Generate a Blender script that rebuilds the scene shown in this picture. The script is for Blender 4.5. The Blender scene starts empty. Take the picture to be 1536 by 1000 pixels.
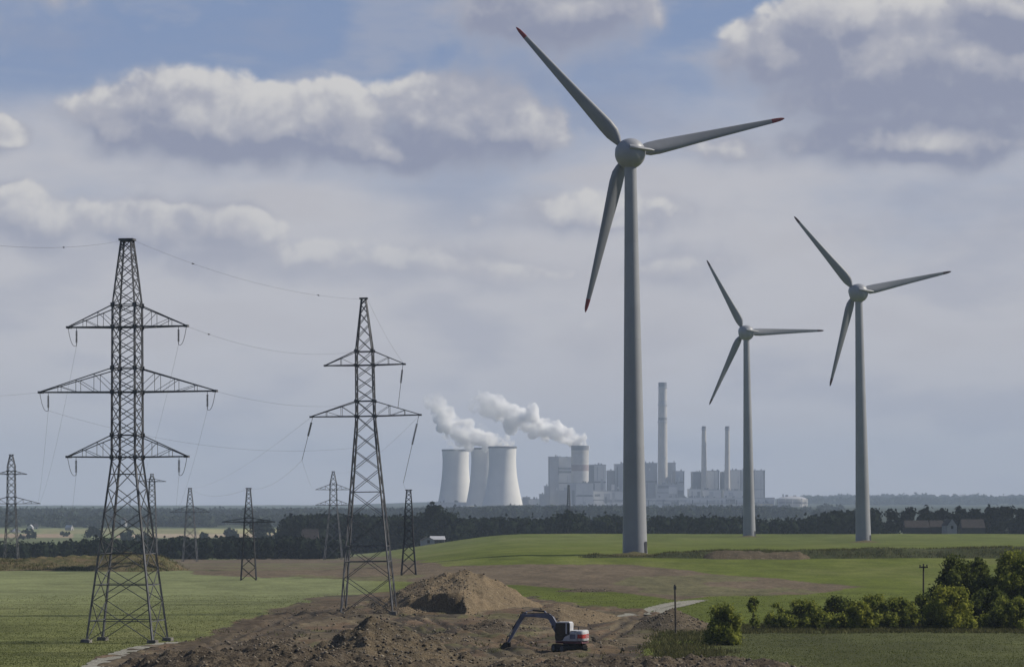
import bpy, math, random
import numpy as np
from mathutils import Vector, Matrix

R = math.radians
sc = bpy.context.scene
col = sc.collection
random.seed(11)
rng = np.random.default_rng(7)

# ---------------------------------------------------------------- measuring: photo pixels (1536 x 1000) to metres
F, PX0, PY0, CAMH = 4000.0, 768.0, 752.0, 14.0
def at(px, py, Y):
    return Vector(((px - PX0) * Y / F, Y, CAMH - (py - PY0) * Y / F))

# ---------------------------------------------------------------- camera
cam = bpy.data.cameras.new('camera')
cam.sensor_width = 36.0
cam.lens = F / 1536.0 * 36.0
cam.shift_y = (PY0 - 500.0) / 1536.0
cam.clip_start = 1.0
cam.clip_end = 40000.0
camo = bpy.data.objects.new('camera', cam)
camo.location = (0, 0, CAMH)
camo.rotation_euler = (R(90), 0, 0)
col.objects.link(camo)
sc.camera = camo

# ---------------------------------------------------------------- render
sc.render.engine = 'CYCLES'
sc.cycles.use_denoising = True
sc.cycles.max_bounces = 24
sc.cycles.diffuse_bounces = 3
sc.cycles.glossy_bounces = 3
sc.cycles.transparent_max_bounces = 8
sc.cycles.volume_bounces = 24
sc.cycles.sample_clamp_indirect = 4.0
sc.view_settings.view_transform = 'Standard'
sc.view_settings.look = 'None'
sc.view_settings.gamma = 1.0
sc.view_settings.exposure = 0.1
sc.view_settings.use_curve_mapping = False

# ---------------------------------------------------------------- node helper
class NT:
    def __init__(s, nt): s.nt = nt
    def n(s, typ, **kw):
        nd = s.nt.nodes.new(typ)
        for k, v in kw.items(): setattr(nd, k, v)
        return nd
    def put(s, sock, v):
        if v is None: return
        if isinstance(v, bpy.types.NodeSocket): s.nt.links.new(v, sock)
        else: sock.default_value = v
    def m(s, op, a, b=None, c=None, clamp=False):
        nd = s.n('ShaderNodeMath', operation=op, use_clamp=clamp)
        s.put(nd.inputs[0], a); s.put(nd.inputs[1], b); s.put(nd.inputs[2], c)
        return nd.outputs[0]
    def vm(s, op, a, b=None):
        nd = s.n('ShaderNodeVectorMath', operation=op)
        s.put(nd.inputs[0], a); s.put(nd.inputs[1], b)
        return nd.outputs['Value'] if op in ('LENGTH', 'DOT_PRODUCT') else nd.outputs[0]
    def noise(s, vec, scale, detail=4.0, rough=0.55, dist=0.0, dims='3D'):
        nd = s.n('ShaderNodeTexNoise', noise_dimensions=dims)
        s.put(nd.inputs['Vector'], vec)
        nd.inputs['Scale'].default_value = scale
        nd.inputs['Detail'].default_value = detail
        nd.inputs['Roughness'].default_value = rough
        nd.inputs['Distortion'].default_value = dist
        return nd.outputs[0]
    def ramp(s, fac, a, b, lo=0.0, hi=1.0, smooth=True):
        nd = s.n('ShaderNodeMapRange', interpolation_type='SMOOTHSTEP' if smooth else 'LINEAR')
        s.put(nd.inputs[0], fac); s.put(nd.inputs[1], a); s.put(nd.inputs[2], b)
        s.put(nd.inputs[3], lo); s.put(nd.inputs[4], hi)
        return nd.outputs[0]
    def mix(s, fac, a, b, blend='MIX'):
        nd = s.n('ShaderNodeMix', data_type='RGBA', blend_type=blend)
        s.put(nd.inputs['Factor'], fac)
        for k, v in ((6, a), (7, b)):
            if isinstance(v, (tuple, list)): v = tuple(v) + ((1.0,) if len(v) == 3 else ())
            s.put(nd.inputs[k], v)
        return nd.outputs[2]
    def comb(s, x, y, z=0.0):
        nd = s.n('ShaderNodeCombineXYZ')
        s.put(nd.inputs[0], x); s.put(nd.inputs[1], y); s.put(nd.inputs[2], z)
        return nd.outputs[0]

# ---------------------------------------------------------------- sun and sky
SUN_EL, SUN_AZ = R(37), R(80)           # azimuth counted from +Y (the view) towards +X
sun = bpy.data.lights.new('sun', 'SUN')
sun.energy = 4.5
sun.angle = R(0.6)
sun.color = (1.0, 0.93, 0.81)
suno = bpy.data.objects.new('sun', sun)
sd = Vector((math.sin(SUN_AZ) * math.cos(SUN_EL), math.cos(SUN_AZ) * math.cos(SUN_EL), math.sin(SUN_EL)))
suno.rotation_euler = sd.to_track_quat('Z', 'Y').to_euler()
suno.location = (0, 0, 300)
col.objects.link(suno)

# clouds: (px, py, half width, half height up, half height down, weight)
CLOUDS = [
 (345, 215, 250, 92, 42, 1.0), (290, 190, 130, 82, 60, 1.0), (430, 200, 140, 74, 50, 1.0), (525, 218, 110, 75, 40, .95), (180, 208, 75, 60, 38, .9),
 (700, 205, 150, 105, 50, 1.05), (640, 185, 80, 70, 60, .9), (770, 205, 75, 70, 45, .85), (590, 235, 150, 40, 26, .9),
 (830, 15, 165, 90, 82, 1.05), (720, 30, 80, 40, 40, .6),
 (1320, 110, 240, 110, 95, 1.1), (1170, 90, 115, 62, 60, .9), (1460, 100, 180, 90, 120, 1.1), (1370, 225, 230, 80, 36, 1.1), (1110, 225, 80, 34, 30, .4), (1530, 30, 120, 50, 60, .9), (1250, 40, 120, 40, 60, .85),
 (-10, 214, 60, 40, 28, .9), (20, 0, 120, 30, 40, .2),
 (345, 352, 80, 62, 45, .85), (215, 352, 110, 56, 46, .72), (40, 338, 140, 50, 45, .72), (340, 388, 200, 30, 35, .55),
 (905, 334, 170, 44, 20, .52), (690, 410, 190, 40, 26, .5), (1015, 405, 95, 42, 36, .5), (1365, 354, 80, 18, 10, .08), (880, 520, 120, 36, 30, .2),
]
def node_group(name, fill):
    g = bpy.data.node_groups.new(name, 'ShaderNodeTree')
    g.interface.new_socket('Vector', in_out='INPUT', socket_type='NodeSocketVector')
    g.interface.new_socket('Density', in_out='OUTPUT', socket_type='NodeSocketFloat')
    N = NT(g)
    gi, go = N.n('NodeGroupInput'), N.n('NodeGroupOutput')
    g.links.new(fill(N, gi.outputs[0]), go.inputs[0])
    return g
def cloud_masses(N, p):
    warp = N.n('ShaderNodeTexNoise', noise_dimensions='2D')
    N.nt.links.new(p, warp.inputs['Vector'])
    warp.inputs['Scale'].default_value = .9; warp.inputs['Detail'].default_value = 2.0
    q = N.vm('ADD', p, N.vm('MULTIPLY', N.vm('SUBTRACT', warp.outputs['Color'], (.5, .5, .5)), (.8, .45, 0.0)))
    q = N.vm('MULTIPLY', q, (1.0, 1.0, 0.0))
    best = None
    for (cx, cy, rx, ru, rd, wt) in CLOUDS:
        d = N.vm('SUBTRACT', q, ((cx - PX0) / 100, (PY0 - cy) / 100, 0.0))
        r = N.vm('LENGTH', N.vm('MAXIMUM', N.vm('MULTIPLY', d, (100 / rx, 100 / ru, 0)), N.vm('MULTIPLY', d, (-100 / rx, -100 / (rd * 1.25), 0))))
        v = N.m('MULTIPLY_ADD', r, -wt, wt)
        best = v if best is None else N.m('SMOOTH_MAX', best, v, .22)
    return best
def cloud_detail(N, p):
    f1 = N.noise(N.vm('MULTIPLY', p, (1.0, 1.25, 1.0)), 1.05, 6.0, .48, dims='2D')
    vo = N.n('ShaderNodeTexVoronoi', feature='F1', voronoi_dimensions='2D')
    vo.inputs['Scale'].default_value = 2.0
    vo.inputs['Detail'].default_value = 2.0; vo.inputs['Roughness'].default_value = .5
    w = N.m('MULTIPLY', N.m('SUBTRACT', f1, .5), .5)
    N.nt.links.new(N.vm('ADD', p, N.comb(w, w, 0.0)), vo.inputs['Vector'])
    d = N.m('MULTIPLY_ADD', f1, .74, -.37)
    return N.m('MULTIPLY_ADD', N.m('SUBTRACT', .40, vo.outputs['Distance']), .20, d)

world = bpy.data.worlds.new('World')
sc.world = world
world.use_nodes = True
wt = world.node_tree
wt.nodes.clear()
W = NT(wt)
wout = W.n('ShaderNodeOutputWorld'); bg = W.n('ShaderNodeBackground')
bg.inputs['Strength'].default_value = 0.1
sky = W.n('ShaderNodeTexSky', sky_type='NISHITA')
sky.sun_disc = False
sky.sun_elevation = SUN_EL
sky.sun_rotation = SUN_AZ
sky.altitude = 150; sky.air_density = 1.0; sky.dust_density = 1.5; sky.ozone_density = 1.5
tc = W.n('ShaderNodeTexCoord')
sep = W.n('ShaderNodeSeparateXYZ'); wt.links.new(tc.outputs['Generated'], sep.inputs[0])
az = W.m('ARCTAN2', sep.outputs[0], sep.outputs[1])
el = W.m('ARCSINE', sep.outputs[2])
cu = W.m('MULTIPLY', az, F / 100); cv = W.m('MULTIPLY', el, F / 100)
cp = W.comb(cu, cv, 0.37)
G_MASS, G_DETAIL = node_group('cloud_masses', cloud_masses), node_group('cloud_detail', cloud_detail)
def use(grp, vec):
    nd = W.n('ShaderNodeGroup'); nd.node_tree = grp
    W.put(nd.inputs[0], vec)
    return nd.outputs[0]
B0, B2 = use(G_MASS, cp), use(G_MASS, W.vm('ADD', cp, (.15, .38, 0.0)))
N0, N1 = use(G_DETAIL, cp), use(G_DETAIL, W.vm('ADD', cp, (.12, .20, 0.0)))
D0 = W.m('ADD', W.m('MULTIPLY_ADD', N0, .72, B0), .12)
dN = W.m('SUBTRACT', N0, N1)
# the tops end sharply and catch the sun, the bodies stay grey, the bases fade out
up = W.ramp(W.m('ADD', W.m('SUBTRACT', B0, W.m('MINIMUM', B2, W.m('ADD', B0, .12))), W.m('MULTIPLY', dN, .45)), -.15, .62)
lump = W.ramp(dN, -.22, .28)
inside = W.ramp(D0, .0, .80)
lit = W.m('MULTIPLY', up, W.m('SUBTRACT', 1.0, W.m('MULTIPLY', inside, .40)))
lit = W.m('ADD', W.m('MULTIPLY', lit, .76), W.m('MULTIPLY', lump, .22))
edge = W.m('ADD', .17, W.m('MULTIPLY', W.m('SUBTRACT', 1.0, up), .46))
alpha = W.ramp(D0, -.10, W.m('ADD', -.10, edge))
# broken cloud over the unseen rest of the sky
gen = W.noise(W.vm('MULTIPLY', cp, (.06, .10, 1.0)), 1.0, 5.0, .55)
# colours as radiance x10 (the background strength is 0.1)
K = 10.0
def rad(r, g, b):
    f = lambda c: ((c / 255 + .055) / 1.055) ** 2.4 if c > 10 else c / 255 / 12.92
    return (f(r) * K, f(g) * K, f(b) * K)
blue_hi = W.mix(W.ramp(cv, 2.6, 7.2), rad(162, 169, 187), rad(124, 143, 179))
skyc = W.vm('MULTIPLY', sky.outputs[0], (.55, .55, .55))
base = W.mix(.9, skyc, blue_hi)
# thin grey layer lower down
veil_n = W.noise(W.vm('MULTIPLY', cp, (.22, .5, 1.0)), 1.0, 5.0, .55, dims='2D')
veil = W.m('MULTIPLY', W.ramp(W.m('ADD', cv, W.m('MULTIPLY', W.m('SUBTRACT', veil_n, .5), 5.0)), 6.4, 3.6), W.ramp(cv, .3, 2.6, .62, .92))
base = W.mix(veil, base, rad(187, 186, 191))
soft_n = W.noise(W.vm('MULTIPLY', cp, (.35, 1.0, 1.0)), 1.0, 5.0, .5, dims='2D')
base = W.mix(W.m('MULTIPLY', W.ramp(soft_n, .48, .72), .38), base, rad(146, 151, 170))
base = W.mix(W.m('MULTIPLY', W.ramp(soft_n, .48, .3), .35), base, rad(176, 174, 180))
shade = W.mix(W.ramp(D0, .08, .62), rad(161, 164, 177), rad(136, 141, 162))
mid = W.mix(W.ramp(lit, .10, .50), shade, rad(165, 166, 177))
cloudc = W.mix(W.ramp(lit, .42, .80), mid, rad(203, 201, 200))
high = W.ramp(cv, 2.6, 5.2, .34, .97)
outc = W.mix(W.m('MULTIPLY', alpha, high), base, cloudc)
# the detailed cloud field covers the part of the sky over the plain; the unseen rest is broken cloud, darkened and blued to set the fill light
gen_c = W.mix(W.ramp(gen, .40, .58), W.mix(.65, skyc, rad(62, 92, 146)), W.mix(W.ramp(gen, .5, .75), rad(108, 116, 136), rad(76, 86, 110)))
bg2 = W.n('ShaderNodeBackground'); bg2.inputs['Strength'].default_value = 0.1
wt.links.new(outc, bg.inputs['Color']); wt.links.new(gen_c, bg2.inputs['Color'])
win = W.m('MULTIPLY', W.ramp(W.m('ABSOLUTE', cu), 13.0, 10.0), W.m('MULTIPLY', W.ramp(cv, 13.0, 9.5), W.ramp(cv, -1.5, -1.0)))
mxw = W.n('ShaderNodeMixShader'); W.put(mxw.inputs[0], win)
wt.links.new(bg2.outputs[0], mxw.inputs[1]); wt.links.new(bg.outputs[0], mxw.inputs[2])
wt.links.new(mxw.outputs[0], wout.inputs[0])

# ---------------------------------------------------------------- object helpers
def tag(o, label=None, cat=None, group=None, kind=None):
    if label: o['label'] = label
    if cat: o['category'] = cat
    if group: o['group'] = group
    if kind: o['kind'] = kind
    return o
def empty(name, loc, label=None, cat=None, group=None, rz=0.0):
    o = bpy.data.objects.new(name, None)
    o.empty_display_size = 1.0
    o.location = loc; o.rotation_euler = (0, 0, rz)
    col.objects.link(o)
    return tag(o, label, cat, group)
def link(name, me, m, parent=None, smooth=False):
    o = bpy.data.objects.new(name, me)
    if m is not None: me.materials.append(m)
    col.objects.link(o)
    if parent is not None: o.parent = parent
    if smooth: me.polygons.foreach_set('use_smooth', [True] * len(me.polygons))
    return o
def np_mesh(name, V, Fc):
    V = np.asarray(V, np.float32); Fc = np.asarray(Fc, np.int32)
    me = bpy.data.meshes.new(name)
    k = Fc.shape[1]
    me.vertices.add(len(V)); me.vertices.foreach_set('co', V.ravel())
    me.loops.add(Fc.size); me.loops.foreach_set('vertex_index', Fc.ravel())
    me.polygons.add(len(Fc))
    me.polygons.foreach_set('loop_start', np.arange(0, Fc.size, k, dtype=np.int32))
    me.polygons.foreach_set('loop_total', np.full(len(Fc), k, np.int32))
    me.update(calc_edges=True)
    return me

class MB:
    """collects boxes, bars, tubes and turned shapes; build() links them as one mesh"""
    def __init__(s): s.v, s.f = [], []
    def add(s, vs, fs):
        b = len(s.v)
        s.v += [tuple(x) for x in vs]
        s.f += [tuple(i + b for i in q) for q in fs]
        return s
    def box(s, x0, x1, y0, y1, z0, z1):
        return s.add([(x0,y0,z0),(x1,y0,z0),(x1,y1,z0),(x0,y1,z0),(x0,y0,z1),(x1,y0,z1),(x1,y1,z1),(x0,y1,z1)],
                     [(3,2,1,0),(4,5,6,7),(0,1,5,4),(1,2,6,5),(2,3,7,6),(3,0,4,7)])
    def frustum(s, x0, x1, y0, y1, z0, z1, t):
        return s.add([(x0,y0,z0),(x1,y0,z0),(x1,y1,z0),(x0,y1,z0),(x0+t,y0+t,z1),(x1-t,y0+t,z1),(x1-t,y1-t,z1),(x0+t,y1-t,z1)],
                     [(3,2,1,0),(4,5,6,7),(0,1,5,4),(1,2,6,5),(2,3,7,6),(3,0,4,7)])
    def tube(s, a, b, r, r2=None, n=4, cap=True, rot=.785):
        a, b = Vector(a), Vector(b); d = b - a
        if d.length < 1e-6: return s
        r2 = r if r2 is None else r2
        d.normalize()
        x = d.cross(Vector((0, 0, 1)))
        if x.length < 1e-3: x = Vector((1, 0, 0))
        x.normalize(); y = d.cross(x)
        vs = []
        for p, rr in ((a, r), (b, r2)):
            for k in range(n):
                t = rot + 2 * math.pi * k / n
                vs.append(p + x * (rr * math.cos(t)) + y * (rr * math.sin(t)))
        fs = [(k, (k + 1) % n, n + (k + 1) % n, n + k) for k in range(n)]
        if cap: fs += [tuple(range(n))[::-1], tuple(range(n, 2 * n))]
        return s.add(vs, fs)
    def path(s, pts, r, n=5):
        for a, b in zip(pts[:-1], pts[1:]): s.tube(a, b, r, n=n, cap=False)
        return s
    def lathe(s, prof, n=40, c=(0, 0, 0), cap=True):
        vs = []
        for (r, z) in prof:
            for k in range(n):
                t = 2 * math.pi * k / n
                vs.append((c[0] + r * math.cos(t), c[1] + r * math.sin(t), c[2] + z))
        fs = []
        for i in range(len(prof) - 1):
            for k in range(n):
                k2 = (k + 1) % n
                fs.append((i*n+k, i*n+k2, (i+1)*n+k2, (i+1)*n+k))
        if cap:
            fs.append(tuple(range(n))[::-1]); fs.append(tuple((len(prof)-1)*n + k for k in range(n)))
        return s.add(vs, fs)
    def prism(s, poly, y0, y1):
        """polygon in x,z pushed from y0 to y1"""
        n = len(poly)
        vs = [(x, y0, z) for x, z in poly] + [(x, y1, z) for x, z in poly]
        fs = [tuple(range(n)), tuple(range(n, 2*n))[::-1]] + [(k, n+k, n+(k+1) % n, (k+1) % n) for k in range(n)]
        return s.add(vs, fs)
    def build(s, name, m, parent=None, smooth=False, bevel=0.0, angle=None):
        me = bpy.data.meshes.new(name)
        me.from_pydata(s.v, [], s.f)
        me.update()
        o = link(name, me, m, parent)
        if smooth:
            me.polygons.foreach_set('use_smooth', [True] * len(me.polygons))
            if angle:
                try: me.set_sharp_from_angle(angle=angle)
                except Exception: pass
        if bevel:
            md = o.modifiers.new('bevel', 'BEVEL'); md.width = bevel; md.segments = 2; md.limit_method = 'ANGLE'
        return o

# numpy value noise
def _hash(ix, iy, seed):
    h = (ix.astype(np.int64) * 374761393 + iy.astype(np.int64) * 668265263 + seed * 974634777) & 0xffffffff
    h = ((h ^ (h >> 13)) * 1274126177) & 0xffffffff
    return ((h ^ (h >> 16)) & 0xffff) / 65535.0
def vnoise(x, y, seed=0):
    ix, iy = np.floor(x), np.floor(y)
    fx, fy = x - ix, y - iy
    fx = fx*fx*fx*(fx*(fx*6-15)+10); fy = fy*fy*fy*(fy*(fy*6-15)+10)
    a, b = _hash(ix, iy, seed), _hash(ix+1, iy, seed)
    c, d = _hash(ix, iy+1, seed), _hash(ix+1, iy+1, seed)
    return (a*(1-fx)+b*fx)*(1-fy) + (c*(1-fx)+d*fx)*fy
def fbm(x, y, seed=0, oct=4, gain=.5):
    s, a, t = 0.0, 1.0, 0.0
    c, sn = math.cos(.6), math.sin(.6)
    for k in range(oct):
        s = s + a * (vnoise(x, y, seed + k*17) - .5); t += a
        a *= gain; x, y = (x*c - y*sn)*2.03 + 7.1, (x*sn + y*c)*2.03 + 3.7
    return s / t * 2
def sstep(a, b, x):
    t = np.clip((x - a) / (b - a), 0, 1)
    return t*t*(3-2*t)

# ---------------------------------------------------------------- materials
def mat(name, rgb, rough=.8, var=.12, scale=.6, metal=0.0, spec=.3, rgb2=None, detail=4.0, coord='Object', bump=0.0, bscale=4.0):
    m = bpy.data.materials.new(name); m.use_nodes = True
    nt = m.node_tree; N = NT(nt)
    b = nt.nodes['Principled BSDF']
    b.inputs['Roughness'].default_value = rough
    b.inputs['Metallic'].default_value = metal
    b.inputs['Specular IOR Level'].default_value = spec
    t = N.n('ShaderNodeTexCoord')
    f = N.noise(t.outputs[coord], scale, detail, .6)
    rgb2 = rgb2 or tuple(c * (1 - 2.2 * var) for c in rgb)
    c = N.mix(N.ramp(f, .32, .68), rgb, rgb2)
    nt.links.new(c, b.inputs['Base Color'])
    if bump:
        bp = N.n('ShaderNodeBump'); bp.inputs['Strength'].default_value = 1.0; bp.inputs['Distance'].default_value = bump
        nt.links.new(N.noise(t.outputs[coord], bscale, 5, .65), bp.inputs['Height'])
        nt.links.new(bp.outputs[0], b.inputs['Normal'])
    return m
M = {}
M['steel'] = mat('galvanised_steel', (.135, .14, .155), .6, .22, 1.2, .3)
M['steel_far'] = mat('weathered_steel', (.13, .135, .15), .7, .2, .8, .2)
M['steel_dark'] = mat('dark_painted_steel', (.045, .048, .06), .7, .2, .8, .1)
M['insul'] = mat('insulator_brown', (.03, .026, .03), .35, .2, 3)
M['wire'] = mat('aluminium_cable', (.09, .09, .10), .5, .1, .1, .5)
M['concrete'] = mat('footing_concrete', (.19, .18, .165), .9, .25, 1.5, bump=.03)
M['turb'] = mat('turbine_grey_paint', (.31, .32, .345), .45, .06, .12, spec=.4)
M['blade'] = mat('blade_grey_paint', (.25, .26, .28), .5, .06, .15, spec=.35)
M['tipred'] = mat('blade_tip_red', (.22, .022, .026), .5, .1, .5)
M['tipdark'] = mat('blade_tip_dark', (.07, .03, .035), .5, .1, .5)
M['door'] = mat('turbine_door_dark', (.035, .035, .045), .6, .1, 1)
M['ct'] = mat('cooling_tower_concrete', (.74, .725, .69), .9, .10, .02, rgb2=(.66, .65, .62))
M['inside'] = mat('dark_rim', (.12, .12, .13), .9, .1, .05)
M['white_hall'] = mat('pale_cladding', (.66, .66, .66), .7, .08, .02)
M['grey_hall'] = mat('grey_cladding', (.46, .47, .50), .7, .1, .02)
M['dark_hall'] = mat('dark_cladding', (.20, .21, .24), .7, .1, .02)
M['ochre_hall'] = mat('ochre_cladding', (.58, .52, .38), .8, .1, .03)
M['chim_red'] = mat('stack_red', (.27, .21, .21), .8, .12, .05)
M['chim_white'] = mat('stack_white', (.50, .485, .47), .8, .08, .05)
M['chim_grey'] = mat('stack_grey', (.48, .46, .43), .8, .08, .03)
M['roof_red'] = mat('clay_tiles', (.042, .033, .033), .9, .2, .8)
M['wall_white'] = mat('white_render', (.36, .355, .35), .9, .06, .5)
M['wall_beige'] = mat('beige_render', (.055, .052, .05), .9, .08, .5)
M['glassdark'] = mat('dark_window', (.02, .022, .028), .12, .1, 1, spec=.6)
M['timber'] = mat('weathered_timber', (.10, .085, .075), .9, .25, 2.0)
M['bark'] = mat('bark', (.06, .05, .04), .95, .3, 2.0)
M['rubber'] = mat('track_rubber', (.022, .022, .022), .85, .3, 3)
M['exc_white'] = mat('machine_white', (.50, .51, .53), .5, .14, 2.2, spec=.4)
M['exc_red'] = mat('machine_red', (.42, .04, .035), .45, .1, 1.5, spec=.5)
M['exc_maroon'] = mat('machine_maroon', (.11, .035, .045), .55, .2, 2)
M['exc_blue'] = mat('boom_slate_blue', (.16, .17, .235), .5, .2, 1.2, spec=.4)
M['exc_dark'] = mat('machine_dark', (.025, .025, .028), .7, .2, 2)
M['chrome'] = mat('piston_steel', (.5, .5, .52), .25, .05, 1, metal=.9)

def leaf_mat(name, a, b, scale=.5, trans=.18):
    m = bpy.data.materials.new(name); m.use_nodes = True
    nt = m.node_tree; N = NT(nt); nt.nodes.clear()
    out = N.n('ShaderNodeOutputMaterial')
    g = N.n('ShaderNodeNewGeometry'); t = N.n('ShaderNodeTexCoord')
    f = N.m('ADD', N.m('MULTIPLY', g.outputs['Random Per Island'], .55), N.m('MULTIPLY', N.noise(t.outputs['Object'], scale, 3, .55), .9))
    c = N.mix(N.ramp(f, .45, 1.0), a, b)
    d = N.n('ShaderNodeBsdfDiffuse'); tr = N.n('ShaderNodeBsdfTranslucent'); mx = N.n('ShaderNodeMixShader')
    nt.links.new(c, d.inputs[0]); nt.links.new(c, tr.inputs[0])
    mx.inputs[0].default_value = trans
    nt.links.new(d.outputs[0], mx.inputs[1]); nt.links.new(tr.outputs[0], mx.inputs[2])
    nt.links.new(mx.outputs[0], out.inputs[0])
    return m
M['leaf_dark'] = leaf_mat('leaf_dark_green', (.040, .054, .013), (.135, .16, .042), .4, .5)
M['leaf_mid'] = leaf_mat('leaf_mid_green', (.09, .115, .022), (.28, .30, .065), .5, .5)
M['leaf_light'] = leaf_mat('leaf_yellow_green', (.12, .14, .022), (.31, .32, .06), .5, .5)
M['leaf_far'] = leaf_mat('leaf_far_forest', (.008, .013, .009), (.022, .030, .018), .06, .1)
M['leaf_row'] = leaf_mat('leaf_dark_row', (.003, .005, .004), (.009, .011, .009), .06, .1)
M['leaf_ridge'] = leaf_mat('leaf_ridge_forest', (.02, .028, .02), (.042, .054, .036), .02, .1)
M['weed'] = leaf_mat('weed_green', (.06, .062, .026), (.14, .135, .06), .3, .25)
M['grassblade'] = leaf_mat('grass_blades', (.078, .092, .027), (.148, .162, .054), .15, .35)

def soil_mat(name, a, b, c3, scale=1.2, bump=.28):
    m = bpy.data.materials.new(name); m.use_nodes = True
    nt = m.node_tree; N = NT(nt); bs = nt.nodes['Principled BSDF']
    bs.inputs['Roughness'].default_value = .95; bs.inputs['Specular IOR Level'].default_value = .15
    t = N.n('ShaderNodeTexCoord'); p = t.outputs['Object']
    n1 = N.noise(p, .22, 5, .6); n2 = N.noise(p, scale, 6, .7); n3 = N.noise(p, scale * 3.7, 4, .7)
    c = N.mix(N.ramp(n1, .35, .65), a, b)
    c = N.mix(N.ramp(n2, .50, .68), c, c3)
    c = N.mix(N.m('MULTIPLY', N.ramp(n3, .56, .40), .75), c, tuple(x * .38 for x in a))
    nt.links.new(c, bs.inputs['Base Color'])
    bp = N.n('ShaderNodeBump'); bp.inputs['Distance'].default_value = bump; bp.inputs['Strength'].default_value = 1.0
    nt.links.new(N.m('ADD', n2, N.m('MULTIPLY', n3, .5)), bp.inputs['Height'])
    nt.links.new(bp.outputs[0], bs.inputs['Normal'])
    return m
M['soil_dark'] = soil_mat('dark_topsoil', (.080, .062, .043), (.115, .090, .060), (.165, .138, .10))
M['soil_tan'] = soil_mat('tan_subsoil', (.225, .17, .105), (.175, .135, .085), (.29, .23, .15), 1.6)
M['soil_mid'] = soil_mat('brown_soil', (.14, .108, .068), (.10, .08, .053), (.20, .168, .118), 1.4)
M['soil_grassy'] = soil_mat('grassy_bank_soil', (.145, .11, .06), (.085, .095, .035), (.20, .155, .085), .9)
M['soil_weedy'] = soil_mat('weedy_bank_soil', (.065, .075, .03), (.05, .06, .022), (.10, .095, .05), .9)
M['gravel'] = soil_mat('gravel_track', (.31, .30, .255), (.24, .23, .185), (.38, .37, .32), 2.0, .05)
M['stone'] = leaf_mat('broken_stone', (.05, .042, .034), (.22, .19, .15), .8, 0.0)

# ---------------------------------------------------------------- ground
TL = np.array([(-50, 11), (0, 10), (60, 7.5), (150, 0), (430, 0), (540, 0), (640, -2.2), (800, -5), (1000, -8), (1500, -15), (2000, -16), (2900, -16), (4000, -6.5), (4700, -6), (6000, -4), (9000, 0), (30000, -30)])
TR = np.array([(-50, 11), (0, 10), (60, 7.5), (150, 0), (300, 0), (400, .4), (500, 1.6), (540, 2.4), (570, 3.05), (640, 2.7), (700, 2.0), (941, -.35), (1143, -1.1), (1190, -.3), (1320, -6), (1500, -9), (3000, -13), (4200, -4), (5000, 2), (6500, 2), (8000, 6), (10000, 24), (12000, 20), (30000, -20)])
def uof(X, Y): return X / np.maximum(Y, 40.0) * F + PX0
def terrain(X, Y):
    X = np.asarray(X, float); Y = np.asarray(Y, float)
    u = uof(X, Y)
    zl = np.interp(Y, TL[:, 0], TL[:, 1]); zr = np.interp(Y, TR[:, 0], TR[:, 1])
    b = sstep(470, 800, u)
    z = zl * (1 - b) + zr * b
    near = sstep(130, 190, Y)
    z = z + near * (.10 * fbm(X / 9, Y / 9, 3, 3) + .22 * sstep(300, 900, Y) * fbm(X / 45, Y / 45, 5, 3))
    z = z + sstep(3000, 5000, Y) * 4.0 * fbm(X / 260, Y / 500, 9, 3)
    return z
def tz(x, y): return float(terrain(np.array([x]), np.array([y]))[0])

def inpoly(px, py, poly):
    c = np.zeros(px.shape, bool); n = len(poly)
    for i in range(n):
        x1, y1 = poly[i]; x2, y2 = poly[(i + 1) % n]
        if y1 == y2: continue
        t = ((y1 > py) != (y2 > py)) & (px < (x2 - x1) * (py - y1) / (y2 - y1) + x1)
        c ^= t
    return c
DIRT = [(60,1060),(150,990),(235,966),(300,955),(350,932),(420,912),(490,893),(560,890),(640,880),(790,893),(860,905),(940,913),(985,918),(1010,935),(985,950),(965,985),(1235,1003),(1300,1060)]
DIRT_DARK = [(180,1010),(270,960),(380,925),(480,900),(540,905),(520,925),(440,940),(430,985),(420,1010)]
PLOUGH = [(250,840),(420,836),(560,834),(640,840),(668,850),(760,846),(960,846),(1040,856),(1120,866),(1290,880),(1200,892),(1080,893),(1020,900),(960,892),(900,884),(760,876),(700,878),(600,872),(520,866),(400,867),(285,862)]
STRIPS = [(-200, 110, 800, 812, (.30, .22, .15)), (175, 300, 801, 812, (.30, .22, .16)), (230, 470, 800, 806, (.34, .27, .19)), (60, 480, 793, 800, (.20, .19, .09)), (300, 500, 793, 799, (.30, .28, .13)), (-200, 500, 806, 816, (.10, .12, .05)), (420, 520, 808, 816, (.16, .20, .06))]

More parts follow.
